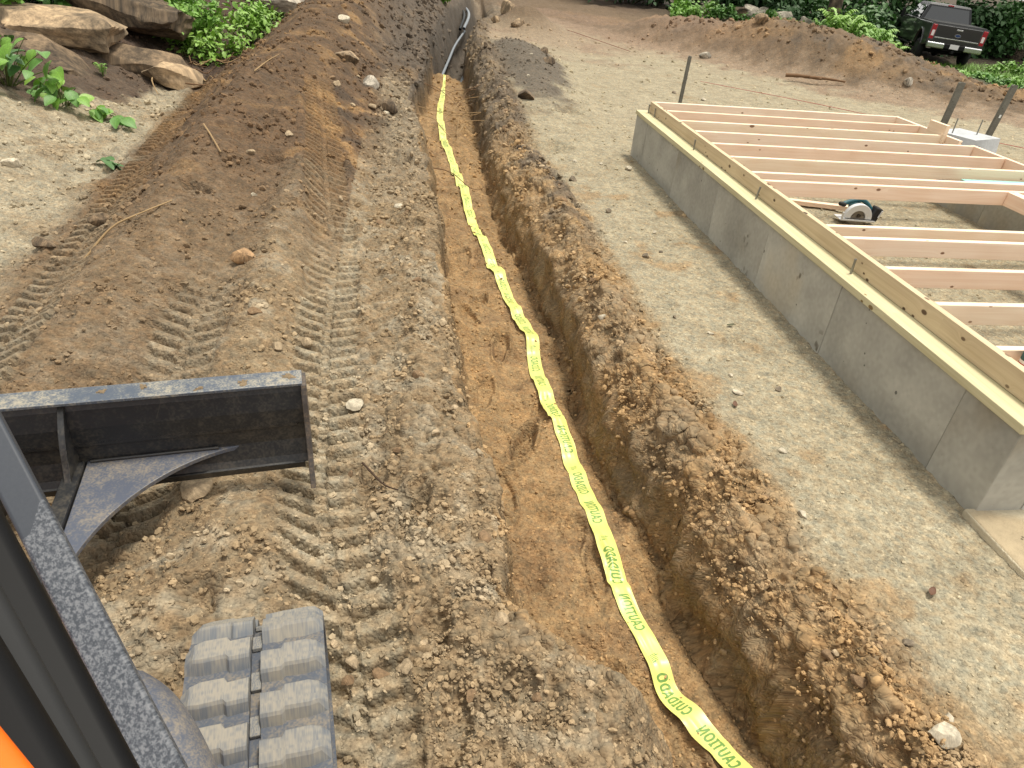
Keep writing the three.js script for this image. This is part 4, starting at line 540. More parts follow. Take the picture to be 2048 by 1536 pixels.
  loose(-0.75, 9.3, 0.2, 0.6, rockTan, 175, 'peach coloured rock on the spoil beside the upper track imprint'); loose(-0.45, 8.9, 0.16, 0.7, rockGrey, 176, 'dark grey rock left of the trench on the upper bank'); loose(-0.2, 8.2, 0.14, 0.7, rockBrown, 177, 'brown rock near the left lip of the upper trench'); loose(-0.9, 11.0, 0.1, 0.7, pebble, 178, 'pale stone high on the brown spoil ridge');
  loose(7.4, 15.6, 0.16, 0.9, rockTan, 179, 'pale upright stone on the crest of the long soil pile'); loose(8.6, 11.9, 0.12, 0.7, rockGrey, 180, 'grey stone on the slope of the pile behind the stakes'); loose(6.2, 15.3, 0.14, 0.6, rockGrey, 181, 'pinkish grey stone at the foot of the long soil pile');
  const lab = 'small loose stone on the compacted sandy ground';
  for (let i = 0; i < 44; i++) { const t = 1.2 + 11 * R() ** 1.6, s = 1.55 + (0.6 + 0.35 * t) * R(); if (t < 7.6 && s > 2.1) continue; loose(s, t, rr(0.010, 0.022) * (1 + t * 0.12), rr(0.45, 0.75), R() < 0.6 ? pebble : pebbleD, 200 + i, lab, 'small loose stones on the compacted ground'); }
  for (let i = 0; i < 34; i++) { const p = inB(rr(0.35, 2.6), rr(0.4, 5.1)); const [s, t] = toST(p[0], p[2]); loose(s, t, rr(0.015, 0.032), rr(0.4, 0.7), R() < 0.6 ? pebble : pebbleD, 300 + i, 'small loose stone on the dirt inside the floor frame', 'loose stones inside the frame'); }
  for (let i = 0; i < 46; i++) { const t = 1.1 + 8 * R() ** 1.5, s = lipL(t) - 0.05 - (0.5 + 0.15 * t) * R(); loose(s, t, rr(0.014, 0.03) * (1 + t * 0.12), rr(0.5, 0.75), R() < 0.12 ? pebble : R() < 0.45 ? clodA : clodB, 400 + i, 'stone or hard clod embedded in the left bank of the trench', 'stones in the left bank'); }
  for (let i = 0; i < 26; i++) { const t = 0.9 + 8 * R() ** 1.4, s = crestR(t) + rr(-0.08, 0.16); loose(s, t, rr(0.012, 0.028) * (1 + t * 0.12), rr(0.5, 0.75), R() < 0.12 ? pebbleD : R() < 0.5 ? clodA : clodB, 500 + i, 'stone or hard clod embedded in the right berm of the trench', 'stones in the right berm'); }
}
{ // crumbs of soil, uncountable
  const geos = [0, 1, 2].map(i => { const g = mergeVertices(new THREE.IcosahedronGeometry(1, 1).deleteAttribute('uv').deleteAttribute('normal')), p = g.attributes.position; for (let k = 0; k < p.count; k++) { const v = new THREE.Vector3().fromBufferAttribute(p, k), m = 1 + 0.55 * noise3(v.x * 1.4 + i * 9, v.y * 1.4, v.z * 1.4); p.setXYZ(k, v.x * m, v.y * m * 0.75, v.z * m); } const h = g.toNonIndexed(); h.computeVertexNormals(); return h; });
  const mat = std({ color: 0xffffff, roughness: 1 }), lists = [[], [], []];
  for (let i = 0; i < 120000; i++) {
    const t = 0.7 * Math.pow(26, R()), s = 0.72 + (R() < 0.55 ? -(1.7 + 0.6 * t) * R() ** 1.3 : (1.35 + 0.8 * t) * R() ** 1.5);
    if (s > 2.2 && t < 7.3 && s < 5.2 && R() < 0.2) continue;
    const y = ground(s, t, true), Z = zone; let dens = 0.06 + 0.10 * Z.site + 0.35 * Z.floor + 0.9 * Z.berm + 0.6 * Z.wall + Z.left * (0.8 * gauss((s - Z.L + 0.15) / 0.35) + 0.35) * (1 - 0.75 * Z.track) + 0.7 * Z.pile + 0.6 * Z.heap + 0.4 * Z.grey;
    dens *= 0.3 + 1.5 * ss(-0.15, 0.3, fbm(s * 2.2, t * 2.2, 2, 9.1)); if (R() > dens) continue;
    const d = Math.hypot(t, 1.8), r = (0.0016 + 0.0062 * R() ** 4) * (0.6 + 0.42 * d) * (Z.site > 0.5 || Z.floor > 0.5 ? 0.65 : 1), c = soilColour(s, t, y), v = 0.66 + 0.4 * R();
    lists[i % 3].push([wx(s, t), y + r * 0.25, wz(s, t), r, c[0] * v, c[1] * v, c[2] * v]);
  }
  const g = new THREE.Group(); let n = 0;
  lists.forEach((L, k) => { const m = new THREE.InstancedMesh(geos[k], mat, L.length), o = new THREE.Object3D(), c = new THREE.Color(); L.forEach((e, i) => { o.position.set(e[0], e[1], e[2]); o.rotation.set(R() * 6, R() * 6, R() * 6); o.scale.set(e[3] * rr(0.8, 1.3), e[3] * rr(0.7, 1), e[3] * rr(0.8, 1.3)); o.updateMatrix(); m.setMatrixAt(i, o.matrix); m.setColorAt(i, c.setRGB(e[4], e[5], e[6])); }); m.name = numbered('soil_crumbs'); m.userData = { kind: 'stuff', label: 'crumbs and clods of soil scattered over the ground', category: 'soil' }; m.castShadow = m.receiveShadow = true; scene.add(m); n += L.length; });
  console.log('crumbs', n);
}
{ // twigs and roots
  const bark = std({ color: 0x6b5138, roughness: 0.95 }), pale = std({ color: 0x937a57, roughness: 0.9 }), darkB = std({ color: 0x3d2c1e, roughness: 0.95 });
  const twig = (pts, r0, r1, m, label, group) => single('twig', taper(pts.map(([s, t, dy]) => [wx(s, t), gy(s, t) + dy, wz(s, t)]), r0, r1), m, label, 'twig', null, null, group);
  twig([[-1.85, 3.95, 0.02], [-1.72, 4.1, 0.03], [-1.6, 4.16, 0.03], [-1.45, 4.36, 0.03]], 0.008, 0.004, pale, 'long pale bent stick lying across the left soil ridge'); twig([[-1.58, 5.78, 0.03], [-1.48, 5.55, 0.03], [-1.36, 5.3, 0.02]], 0.008, 0.005, pale, 'straight pale stick on the brown spoil above the short imprint');
  twig([[-1.5, 7.5, 0.02], [-1.43, 7.9, 0.05], [-1.38, 8.3, 0.05]], 0.007, 0.004, pale, 'pale forked stick on the brown spoil ridge');
  twig([[-0.19, 2.12, 0.03], [-0.10, 1.98, 0.015], [-0.05, 1.93, 0.01]], 0.005, 0.003, darkB, 'dark twig on the soil right of the blade');
  const rl = 'thin root hanging out of the trench side', rg = 'roots in the trench sides';
  for (let i = 0; i < 13; i++) { const t = 6.4 + 6.6 * R(), right = R() < 0.5, s = right ? baseR(t) + 0.05 : lipL(t) + 0.05, k = right ? -1 : 1, y0 = gy(s, t) + 0.1, l = rr(0.25, 0.7), pts = [[wx(s - k * 0.06, t), y0, wz(s - k * 0.06, t)]]; for (let j = 1; j < 4; j++) { const a = s + k * l * j / 3, b = t + rr(-0.25, 0.25) * j; pts.push([wx(a, b), Math.max(gy(a, b) + 0.015, y0 - 0.07 * j), wz(a, b)]); } single('root', taper(pts, 0.006, 0.0025), R() < 0.6 ? pale : bark, rl, 'root', null, null, rg); }
  for (let i = 0; i < 15; i++) { const t = rr(8.6, 11), s = rr(-3.0, -2.45), l = rr(0.2, 0.55), a = rr(-1.4, 1.4); single('root', taper([0, 1, 2, 3].map(j => { const x = s + l * j / 3 * Math.cos(a), z = t - l * j / 3 * Math.sin(a) + rr(-0.06, 0.06); return [wx(x, z), gy(x, z) + 0.02 + 0.09 * R(), wz(x, z)]; }), 0.010, 0.003), R() < 0.4 ? pale : bark, 'bare root or stick in the dark bank right of the boulders', 'root', null, null, 'roots on the left bank'); }
  for (const [s, t, r, l] of [[1.86, 3.36, 0.4, 'dark curled leaf on the compacted ground near the wall'], [1.55, 2.55, 1.4, 'reddish dry leaf on the ground beside the berm'], [1.80, 1.40, 0.9, 'small reddish leaf on the ground near the footing']]) { const g = new THREE.PlaneGeometry(0.05, 0.024, 6, 2), p = g.attributes.position; for (let i = 0; i < p.count; i++) { const x = p.getX(i), y = p.getY(i); p.setXYZ(i, x, 0.006 + x * x * 6 + Math.abs(y) * 0.4, y * (1 - (x / 0.026) ** 2 * 0.9)); } g.computeVertexNormals(); single('dry_leaf', g, std({ color: l.includes('dark') ? 0x4a4a30 : 0x5d3f2c, roughness: 0.7, side: THREE.DoubleSide }), l, 'leaf', [wx(s, t), gy(s, t) + 0.004, wz(s, t)], [0, r, 0]); }
  const lg = []; for (const [a, b, r] of [[[6.9, 13.0, 0.1], [7.4, 12.6, 0.1], 0.04], [[7.2, 12.7, 0.12], [7.75, 12.4, 0.06], 0.03]]) lg.push(taper([a, [(a[0] + b[0]) / 2, (a[1] + b[1]) / 2 + 0.06, 0.1], b].map(([s, t, y]) => [wx(s, t), gy(s, t) + y, wz(s, t)]), r, r * 0.6)); single('fallen_root', join(lg), bark, 'gnarled pale root lying at the foot of the long soil pile', 'root');
  single('string_line', join([taper([[3.2, 22], [4.0, 18.5], [4.7, 15.8]].map(([s, t]) => [wx(s, t), gy(s, t) + 0.03, wz(s, t)]), 0.006, 0.006, 30)]), std({ color: 0x7a4a3a, roughness: 0.9 }), 'red string line across the bare ground left of the soil pile', 'string');
  single('string_line', taper([[5.0, 12.3], [6.4, 10.6], [7.6, 9.0], [8.6, 7.6]].map(([s, t]) => [wx(s, t), gy(s, t) + 0.03, wz(s, t)]), 0.004, 0.004, 30), std({ color: 0xa0524a, roughness: 0.9 }), 'red string line passing behind the concrete pier', 'string');
}
// ------------------------------------------------------------------ plants
function leafGeo(L, W, fold = 0.25, curl = 0.25, n = 3) { // a pointed oval leaf from the origin along +z
  const P = [], U = [], I = []; for (let i = 0; i <= n; i++) { const f = i / n, w = W * Math.pow(Math.sin(Math.PI * Math.min(0.97, 0.06 + f * 0.94)), 0.8) * 0.5, y = -curl * L * f * f; P.push(-w, y + fold * w, f * L, 0, y, f * L, w, y + fold * w, f * L); U.push(0, f, 0.5, f, 1, f); }
  for (let i = 0; i < n; i++) for (let j = 0; j < 2; j++) { const a = i * 3 + j; I.push(a, a + 3, a + 1, a + 1, a + 3, a + 4); }
  const g = new THREE.BufferGeometry(); g.setAttribute('position', new THREE.Float32BufferAttribute(P, 3)); g.setAttribute('uv', new THREE.Float32BufferAttribute(U, 2)); g.setIndex(I); g.computeVertexNormals(); return g;
}
function bakeLeaves(leaf, list) { // list of Matrix4 -> one geometry with uv
  const p = leaf.attributes.position, n = leaf.attributes.normal, u = leaf.attributes.uv, ix = leaf.index.array, N = p.count, P = new Float32Array(N * 3 * list.length), Q = new Float32Array(N * 3 * list.length), U = new Float32Array(N * 2 * list.length), I = new Uint32Array(ix.length * list.length), v = new THREE.Vector3(), nm = new THREE.Matrix3();
  list.forEach((m, k) => { nm.getNormalMatrix(m); for (let i = 0; i < N; i++) { v.fromBufferAttribute(p, i).applyMatrix4(m).toArray(P, (k * N + i) * 3); v.fromBufferAttribute(n, i).applyMatrix3(nm).normalize().toArray(Q, (k * N + i) * 3); U[(k * N + i) * 2] = u.getX(i); U[(k * N + i) * 2 + 1] = u.getY(i); } for (let i = 0; i < ix.length; i++) I[k * ix.length + i] = ix[i] + k * N; });
  const g = new THREE.BufferGeometry(); g.setAttribute('position', new THREE.BufferAttribute(P, 3)); g.setAttribute('normal', new THREE.BufferAttribute(Q, 3)); g.setAttribute('uv', new THREE.BufferAttribute(U, 2)); g.setIndex(new THREE.BufferAttribute(I, 1)); return g;
}
const leafTex = (seed, c) => { const a = tileNoise(20, seed); return dataTex(64, 64, (i, j) => { const u = i / 64, v = j / 64, rib = Math.abs(u - 0.5) < 0.03 ? 0.12 : 0, vein = ss(0.35, 0.5, Math.abs(((v * 7 + Math.abs(u - 0.5) * 5) % 1) - 0.5)) * 0.07, k = 0.92 + 0.2 * (a(u, v) - 0.5) + rib - vein; return c.map(x => x * k); }, true); };
const lm = (seed, c, tr = 0) => tr ? new THREE.MeshPhysicalMaterial({ map: leafTex(seed, c), roughness: 0.55, transmission: tr, thickness: 0, side: THREE.DoubleSide }) : std({ map: leafTex(seed, c), roughness: 0.6, side: THREE.DoubleSide });
const LEAF = { bright: lm(701, [0.50, 0.69, 0.25], 0.3), mid: lm(702, [0.40, 0.60, 0.25], 0.3), deep: lm(703, [0.29, 0.47, 0.21], 0.25), dark: lm(704, [0.21, 0.35, 0.17]), lime: lm(705, [0.57, 0.74, 0.29], 0.3) };
const stemM = std({ color: 0x55602f, roughness: 0.8 }), barkM = std({ map: (() => { const a = tileNoise(30, 711), b = tileNoise(90, 712); return dataTex(256, 256, (i, j) => { const u = i / 256, v = j / 256, k = 0.5 + 0.9 * (a(u, v * 0.2) - 0.5) + 0.4 * (b(u, v * 0.4) - 0.5); return [0.20 + 0.30 * k, 0.17 + 0.27 * k, 0.14 + 0.23 * k]; }, true, 3, 2); })(), bumpMap: (() => { const a = tileNoise(30, 711); return dataTex(256, 256, (i, j) => a(i / 256, j / 256 * 0.2), false, 3, 2); })(), bumpScale: 0.05, roughness: 0.95 });
const M4 = (x, y, z, rx, ry, rz, s) => new THREE.Matrix4().compose(new THREE.Vector3(x, y, z), new THREE.Quaternion().setFromEuler(new THREE.Euler(rx, ry, rz, 'YXZ')), new THREE.Vector3(s, s, s));
// broad leaved plants near the left edge: every leaf a part
{
  const big = leafGeo(0.17, 0.125, 0.3, 0.35, 5);
  const plant = (s, t, n, h, spread, size, mats, label) => {
    const p = thing('broadleaf_plant', label, 'plant', [wx(s, t), gy(s, t), wz(s, t)]), stems = [];
    for (let i = 0; i < n; i++) { const a = R() * 6.283, r = spread * Math.sqrt(R()), x = Math.cos(a) * r, z = Math.sin(a) * r * 0.8, y = h * (0.25 + 0.75 * R()) * (1 - 0.35 * r / spread); const m = part('leaf', big, mats[Math.floor(R() * mats.length)], p, [x, y, z]); m.rotation.order = 'YXZ'; m.rotation.set(rr(-0.2, 0.7), rr(-1.2, 1.2) + (R() < 0.4 ? a : 0), rr(-0.5, 0.5)); m.scale.setScalar(size * rr(0.7, 1.25)); if (i % 2 === 0) stems.push(taper([[x * 0.15, -0.03, z * 0.15], [x * 0.6, y * 0.6, z * 0.6], [x, y, z]], 0.006, 0.003, 6, 4)); }
    part('stems', join(stems), stemM, p);
  };
  plant(-3.6, 7.15, 56, 0.46, 0.45, 0.9, [LEAF.bright, LEAF.mid, LEAF.bright, LEAF.deep], 'large leafy plant with broad green leaves at the left edge'); plant(-3.2, 7.25, 30, 0.3, 0.28, 0.82, [LEAF.lime, LEAF.bright, LEAF.mid], 'bright leafy plant right of the large one on the bank');
  plant(-4.15, 7.0, 36, 0.5, 0.4, 0.95, [LEAF.mid, LEAF.deep], 'darker leafy plant partly out of frame at left'); plant(-2.9, 7.3, 9, 0.14, 0.12, 0.7, [LEAF.bright, LEAF.mid], 'small leafy seedling on the bank edge'); plant(-2.7, 7.2, 10, 0.15, 0.14, 0.75, [LEAF.mid, LEAF.bright], 'small seedling with dangling leaves at the pale bank top'); plant(-3.35, 5.75, 10, 0.12, 0.16, 0.7, [LEAF.mid], 'low green sprig on the pale bank at the left edge'); plant(-2.4, 5.95, 5, 0.07, 0.1, 0.8, [LEAF.deep], 'two or three fallen leaves beside the root tuft on the bank');
}
// bushes, ferns, trees
const smallLeaf = leafGeo(1, 0.5, 0.25, 0.2, 2), ovalLeaf = leafGeo(1, 0.62, 0.2, 0.3, 3);
function bush(s, t, rx, ry, n, size, mat, label, group, name = 'bush', cat = 'bush', dy = 0) {
  const x = wx(s, t), z = wz(s, t), y = gy(s, t), b = thing(name, label, cat, [x, y, z], R() * 6, group), L = [], cl = [...Array(Math.max(5, Math.round(n / 60)))].map(() => { const a = R() * 6.283, e = Math.acos(1 - 1.0 * R()), q = 0.55 + 0.42 * R(); return [rx * q * Math.sin(e) * Math.cos(a), ry * (0.18 + 0.72 * q * Math.cos(e)), rx * q * Math.sin(e) * Math.sin(a), rr(0.2, 0.36) * Math.min(rx, ry)]; });
  for (let i = 0; i < n; i++) { const c = cl[i % cl.length], g = () => (R() + R() + R() - 1.5) * 1.1; L.push(M4(c[0] + g() * c[3] * 1.2, Math.max(0.02, c[1] + g() * c[3] + dy), c[2] + g() * c[3] * 1.2, rr(-0.5, 0.9), R() * 6.283, rr(-0.6, 0.6), size * rr(0.6, 1.35))); }
  part('foliage', bakeLeaves(ovalLeaf, L), mat, b); const st = cl.slice(0, 7).map(c => taper([[c[0] * 0.1, -0.1, c[2] * 0.1], [c[0] * 0.5, c[1] * 0.55, c[2] * 0.5], [c[0], c[1], c[2]]], 0.012 * ry + 0.004, 0.004, 6, 4)); part('stems', join(st), barkM, b); return b;
}
function fern(s, t, n, h, mat, label, group, name = 'fern', cat = 'fern') {
  const f = thing(name, label, cat, [wx(s, t), gy(s, t), wz(s, t)], 0, group), L = [], st = [];
  for (let i = 0; i < n; i++) { const a = i / n * 6.283 + rr(-0.3, 0.3), out = h * rr(0.35, 0.8), hh = h * rr(0.7, 1.1), pt = k => [Math.cos(a) * out * k * (0.5 + 0.5 * k), hh * Math.sin(k * 2.0) , Math.sin(a) * out * k * (0.5 + 0.5 * k)]; st.push(taper([pt(0.02), pt(0.35), pt(0.7), pt(1)], 0.006, 0.002, 6, 3)); for (let k = 0.22; k < 1; k += 0.075) for (const sd of [-1, 1]) { const p = pt(k); L.push(M4(p[0], p[1], p[2], rr(0.1, 0.4), -a + Math.PI / 2 + sd * 1.15, 0, h * 0.26 * Math.sin(Math.PI * (0.15 + 0.8 * k)) * rr(0.8, 1.1))); } }
  part('fronds', bakeLeaves(smallLeaf, L), mat, f); part('stems', join(st), stemM, f); return f;
}
{
  // left, beyond the boulders
  const g1 = 'green bushes behind the boulders';
  bush(-3.55, 11.4, 0.85, 0.8, 1700, 0.085, LEAF.bright, 'bright green bush spilling over the bank right of the boulders'); bush(-2.85, 11.2, 0.62, 0.55, 1200, 0.08, LEAF.lime, 'lime green bush at the bank edge beside the dark roots'); bush(-3.9, 12.8, 0.9, 1.1, 800, 0.14, LEAF.mid, 'mid green bush above the sloping slab at the top edge');
  bush(-4.2, 11.3, 0.7, 0.75, 1000, 0.10, LEAF.bright, 'bright bush between the tan boulder and the sloping slab behind it'); bush(-2.3, 12.6, 0.5, 0.5, 700, 0.09, LEAF.lime, 'small lime bush at the foot of the spoil ridge left side'); bush(-5.3, 10.6, 0.9, 0.8, 700, 0.15, LEAF.mid, 'dark green weeds behind the tan boulder at top left', g1); bush(-5.9, 9.4, 0.8, 0.7, 600, 0.15, LEAF.deep, 'weeds left of the tan boulder at the left edge', g1); bush(-4.7, 10.3, 0.6, 0.6, 700, 0.12, LEAF.mid, 'green weeds right behind the left half of the tan boulder'); bush(-4.95, 9.5, 0.55, 0.5, 600, 0.12, LEAF.bright, 'low weeds at the left end of the tan boulder');
  bush(-4.4, 13.6, 1.1, 1.0, 700, 0.16, LEAF.deep, 'deep green bush far behind the boulders at the top edge');
  for (let i = 0; i < 12; i++) bush(-2.9 + 0.34 * i + rr(-0.2, 0.2), 15.6 + 0.28 * i + rr(0, 0.8), rr(0.4, 0.6), rr(0.22, 0.4), 300, 0.11, R() < 0.5 ? LEAF.bright : LEAF.lime, 'low bright green weed on the bank behind the brown spoil ridge', 'low weeds behind the spoil ridge', 'weed', 'weed');
  for (let i = 0; i < 6; i++) bush(-4.5 + 0.9 * i, 18.5 + i * 0.5, 1.0, 1.1, 420, 0.18, i % 2 ? LEAF.deep : LEAF.mid, 'dark bush at the wood edge behind the spoil ridge', 'bushes behind the spoil ridge');
  fern(-3.3, 8.55, 6, 0.14, LEAF.bright, 'tiny bright fern growing against the tan boulder'); fern(-2.85, 9.2, 6, 0.16, LEAF.lime, 'small bright fern at the right tip of the tan boulder');
  // right, round the truck
  const g2 = 'ferns between the tree and the truck';
  for (let i = 0; i < 30; i++) { const k = R(), s = mix(13.0, 16.6, k) + rr(-0.5, 0.5), t = mix(21.6, 27.0, k * 0.8) + rr(-1.2, 1.2); fern(s, t, 9, rr(0.55, 0.95), R() < 0.5 ? LEAF.lime : LEAF.bright, 'light green fern between the big tree trunk and the pickup', g2); }
  for (let i = 0; i < 46; i++) { const s = rr(17.6, 26.5), t = rr(18.6, 26.5); if (s < 21.4 && t > 22.2) continue; bush(s, t, rr(0.35, 0.7), rr(0.3, 0.6), 260, 0.13, R() < 0.6 ? LEAF.bright : LEAF.mid, 'bright green weed clump on the grass right of the pickup', 'weeds right of the pickup', 'weed', 'weed'); }
  for (let i = 0; i < 12; i++) { const s = rr(9.5, 14.2); bush(s, 27.2 + rr(-0.9, 0.5) + (s - 12) * 0.1, rr(0.4, 0.7), rr(0.4, 0.7), 280, 0.14, R() < 0.6 ? LEAF.mid : LEAF.bright, 'green weed growing along the tumbled stone wall', 'weeds along the tumbled wall', 'weed', 'weed'); }
  for (let i = 0; i < 34; i++) { const s = 8 + i * 0.95 + rr(-0.4, 0.4), t = 31 + rr(0, 3) + (s > 17 ? 0.5 : 0); bush(s, t, rr(1.2, 1.9), rr(2.0, 3.2), 900, 0.24, R() < 0.7 ? LEAF.dark : LEAF.deep, 'dark leafy shrub at the edge of the woods behind the pickup', 'shrubs along the wood edge'); }
  for (let i = 0; i < 12; i++) { const s = 26 + i * 0.8, t = rr(23, 29); bush(s, t, rr(1.0, 1.5), rr(1.5, 2.4), 600, 0.2, R() < 0.5 ? LEAF.deep : LEAF.dark, 'leafy shrub at the far right of the woods', 'shrubs at the far right'); }
  const tree = (s, t, r, h, label, group, ls = 1) => {
    const y = gy(s, t), T = thing('tree', label, 'tree', [wx(s, t), y, wz(s, t)], R() * 6, group), lean = rr(-0.3, 0.3), limb = [taper([[0, -0.3, 0], [lean * 0.2, h * 0.25, 0.05], [lean * 0.6, h * 0.55, 0], [lean, h * 0.92, 0.1]], r, r * 0.3, 18, 12)], L = [];
    const flare = new THREE.CylinderGeometry(r * 0.98, r * 1.5, 0.7, 14, 3); { const p = flare.attributes.position; for (let i = 0; i < p.count; i++) { const a = Math.atan2(p.getZ(i), p.getX(i)), k = 1 + 0.12 * Math.sin(a * 4) * (0.35 - p.getY(i)); p.setX(i, p.getX(i) * k); p.setZ(i, p.getZ(i) * k); } flare.translate(0, 0.2, 0); } limb.push(flare);
    part('trunk', join(limb), barkM, T); const br = [];
    for (let i = 0; i < 14; i++) { const a = R() * 6.283, y0 = h * rr(0.38, 0.8), l = h * rr(0.14, 0.3), e = [lean * 0.6 + Math.cos(a) * l, y0 + l * rr(0.25, 0.6), Math.sin(a) * l]; br.push(taper([[lean * 0.5, y0, 0], [lean * 0.5 + Math.cos(a) * l * 0.5, y0 + l * 0.25, Math.sin(a) * l * 0.5], e], r * 0.3, 0.02, 6, 5)); for (let k = 0; k < 130; k++) { const g = () => (R() + R() + R() - 1.5) * h * 0.11; L.push(M4(e[0] + g(), e[1] + g() * 0.8, e[2] + g(), rr(-0.5, 0.8), R() * 6.283, rr(-0.6, 0.6), rr(0.2, 0.38) * ls)); } }
    part('limbs', join(br), barkM, T); part('crown', bakeLeaves(ovalLeaf, L), R() < 0.5 ? LEAF.deep : LEAF.mid, T);
  };
  tree(16.0, 27.8, 0.30, 13, 'thick dark tree trunk beside the tumbled stone wall'); tree(27.2, 31.0, 0.26, 12, 'slim pale trunk in the woods behind the pickup, to its right');
  for (const [s, t] of [[10.5, 35], [14, 37], [19.5, 35.5], [23, 38], [33, 35], [30, 30.5], [6, 38], [36, 29]]) tree(s, t, rr(0.14, 0.24), rr(10, 14), 'tree in the woods behind the shrub edge', 'trees of the far woods');
  for (const [s, t] of [[-8.5, 16], [-7, 21.5], [-3, 25.5], [-10.5, 11], [-12, 5], [1, 34]]) tree(s, t, rr(0.16, 0.24), rr(11, 14), 'tree of the wood beyond the left bank, crown above the frame', 'trees beyond the left bank', 1.4);
  // short grass
  const blade = leafGeo(0.16, 0.012, 0.2, 0.5, 2), m = new THREE.InstancedMesh(blade, LEAF.bright, 26000), o = new THREE.Object3D(); let c = 0;
  while (c < 26000) { const s = rr(13, 28), t = rr(17.5, 27), pd = toeDist(s, t)[0]; if (pd < 2.6 + rr(-0.5, 0.6)) continue; if (n2(s * 0.6, t * 0.6) + 0.25 * ss(3, 6, pd) < rr(-0.2, 0.15)) continue; o.position.set(wx(s, t), gy(s, t), wz(s, t)); o.rotation.set(rr(-1.5, -0.9), R() * 6.283, 0, 'YXZ'); o.scale.setScalar(rr(0.6, 1.5)); o.updateMatrix(); m.setMatrixAt(c++, o.matrix); }
  m.name = 'grass'; m.userData = { kind: 'stuff', label: 'short green grass round the pickup truck', category: 'grass' }; m.castShadow = m.receiveShadow = true; scene.add(m);
}
// ------------------------------------------------------------------ pickup: local -z forward, origin at the rear axle centre on the ground
{
  const rlx = 14.7, rlz = -30.5, turn = rad(-12), TX = rlx + Math.cos(turn) * 0.85, TZ = rlz - Math.sin(turn) * 0.85;
  const T = thing('pickup_truck', 'black crew cab pickup parked facing away at the wood edge', 'truck', [TX, gAt(TX, TZ), TZ], turn);
  T.rotation.order = 'YXZ'; T.rotation.z = -0.05;
  const paint = new THREE.MeshPhysicalMaterial({ color: 0x101114, roughness: 0.35, clearcoat: 1, clearcoatRoughness: 0.08 }), cover = std({ color: 0x1d1e20, roughness: 0.7 }), chrome = std({ color: 0xc9cbcc, metalness: 0.95, roughness: 0.18 }), glass = new THREE.MeshPhysicalMaterial({ color: 0x0c0f12, roughness: 0.05, clearcoat: 1 }), red = std({ color: 0x9c1420, roughness: 0.25 }), lens = std({ color: 0xe6d9d6, roughness: 0.25 }), tyre = std({ color: 0x17171a, roughness: 0.85 }), under = std({ color: 0x0b0b0c, roughness: 0.9 });
  const W = 2.0;
  const ext = (pts, depth, b = 0.03) => place(new THREE.ExtrudeGeometry(new THREE.Shape(pts.map(v => new THREE.Vector2(...v))), { depth: depth - 2 * b, bevelEnabled: true, bevelSize: b, bevelThickness: b, bevelSegments: 3 }), [-depth / 2 + b, 0, 0]);
  // side profile runs along z: shape x = forward, turned so that the depth lies across
  const side = (pts, depth, b) => { const g = new THREE.ExtrudeGeometry(new THREE.Shape(pts.map(v => new THREE.Vector2(...v))), { depth: depth - 2 * b, bevelEnabled: true, bevelSize: b, bevelThickness: b, bevelSegments: 3 }); g.translate(0, 0, -(depth - 2 * b) / 2); g.rotateY(Math.PI / 2); return g; };
  const arch = (cx, r, y0) => [...Array(9)].map((_, i) => { const a = Math.PI - i / 8 * Math.PI; return [cx + Math.cos(a) * r, y0 + Math.sin(a) * r]; });
  part('bed', side([[-1.16, 0.72], ...arch(0, 0.50, 0.62), [0.98, 0.62], [0.98, 1.34], [-1.14, 1.36]], W, 0.04), paint, T);
  part('tonneau_cover', place(rbox(W - 0.16, 0.05, 2.02, 0.02, 3), [0, 1.40, 0.07]), cover, T);
  part('cab', side([[1.04, 0.60], [3.1, 0.60], ...arch(3.98, 0.50, 0.62).slice(0), [4.75, 0.66], [4.8, 1.05], [4.7, 1.28], [3.2, 1.38], [1.04, 1.36]], W, 0.04), paint, T);
  const roof = new THREE.BufferGeometry(); { // greenhouse: tapered box
    const y0 = 1.34, y1 = 1.98, b = [[-0.97, 1.02], [0.97, 1.02], [0.97, 3.35], [-0.97, 3.35]], t = [[-0.78, 1.22], [0.78, 1.22], [0.78, 2.72], [-0.78, 2.72]], P = [], q = (a, b2, c, d) => P.push(...a, ...b2, ...c, ...a, ...c, ...d), v = (p, y) => [p[0], y, -p[1]];
    for (let i = 0; i < 4; i++) { const j = (i + 1) % 4; q(v(b[i], y0), v(b[j], y0), v(t[j], y1 - 0.06), v(t[i], y1 - 0.06)); q(v(t[i], y1 - 0.06), v(t[j], y1 - 0.06), v([t[j][0] * 0.92, mix(t[j][1], 1.97, 0.08)], y1), v([t[i][0] * 0.92, mix(t[i][1], 1.97, 0.08)], y1)); } const u = t.map(p => v([p[0] * 0.92, mix(p[1], 1.97, 0.08)], y1)); q(u[0], u[1], u[2], u[3]); roof.setAttribute('position', new THREE.Float32BufferAttribute(P, 3)); roof.setAttribute('uv', new THREE.Float32BufferAttribute(new Float32Array(P.length / 3 * 2), 2)); roof.computeVertexNormals();
  }
  part('roof', roof, std({ color: 0x15161a, roughness: 0.25, metalness: 0.2, side: THREE.DoubleSide }), T);
  const quad = (a, b, c, d) => { const g = new THREE.BufferGeometry(); g.setAttribute('position', new THREE.Float32BufferAttribute([...a, ...b, ...c, ...a, ...c, ...d], 3)); g.setAttribute('uv', new THREE.Float32BufferAttribute([0, 0, 1, 0, 1, 1, 0, 0, 1, 1, 0, 1], 2)); g.computeVertexNormals(); return g; };
  const gl = new THREE.MeshPhysicalMaterial({ color: 0x1a2026, roughness: 0.04, clearcoat: 1, side: THREE.DoubleSide });
  const rw = part('rear_window', quad([-0.84, 1.42, -1.04], [0.84, 1.42, -1.04], [0.70, 1.87, -1.175], [-0.70, 1.87, -1.175]), gl, T); rw.position.z = 0.012;
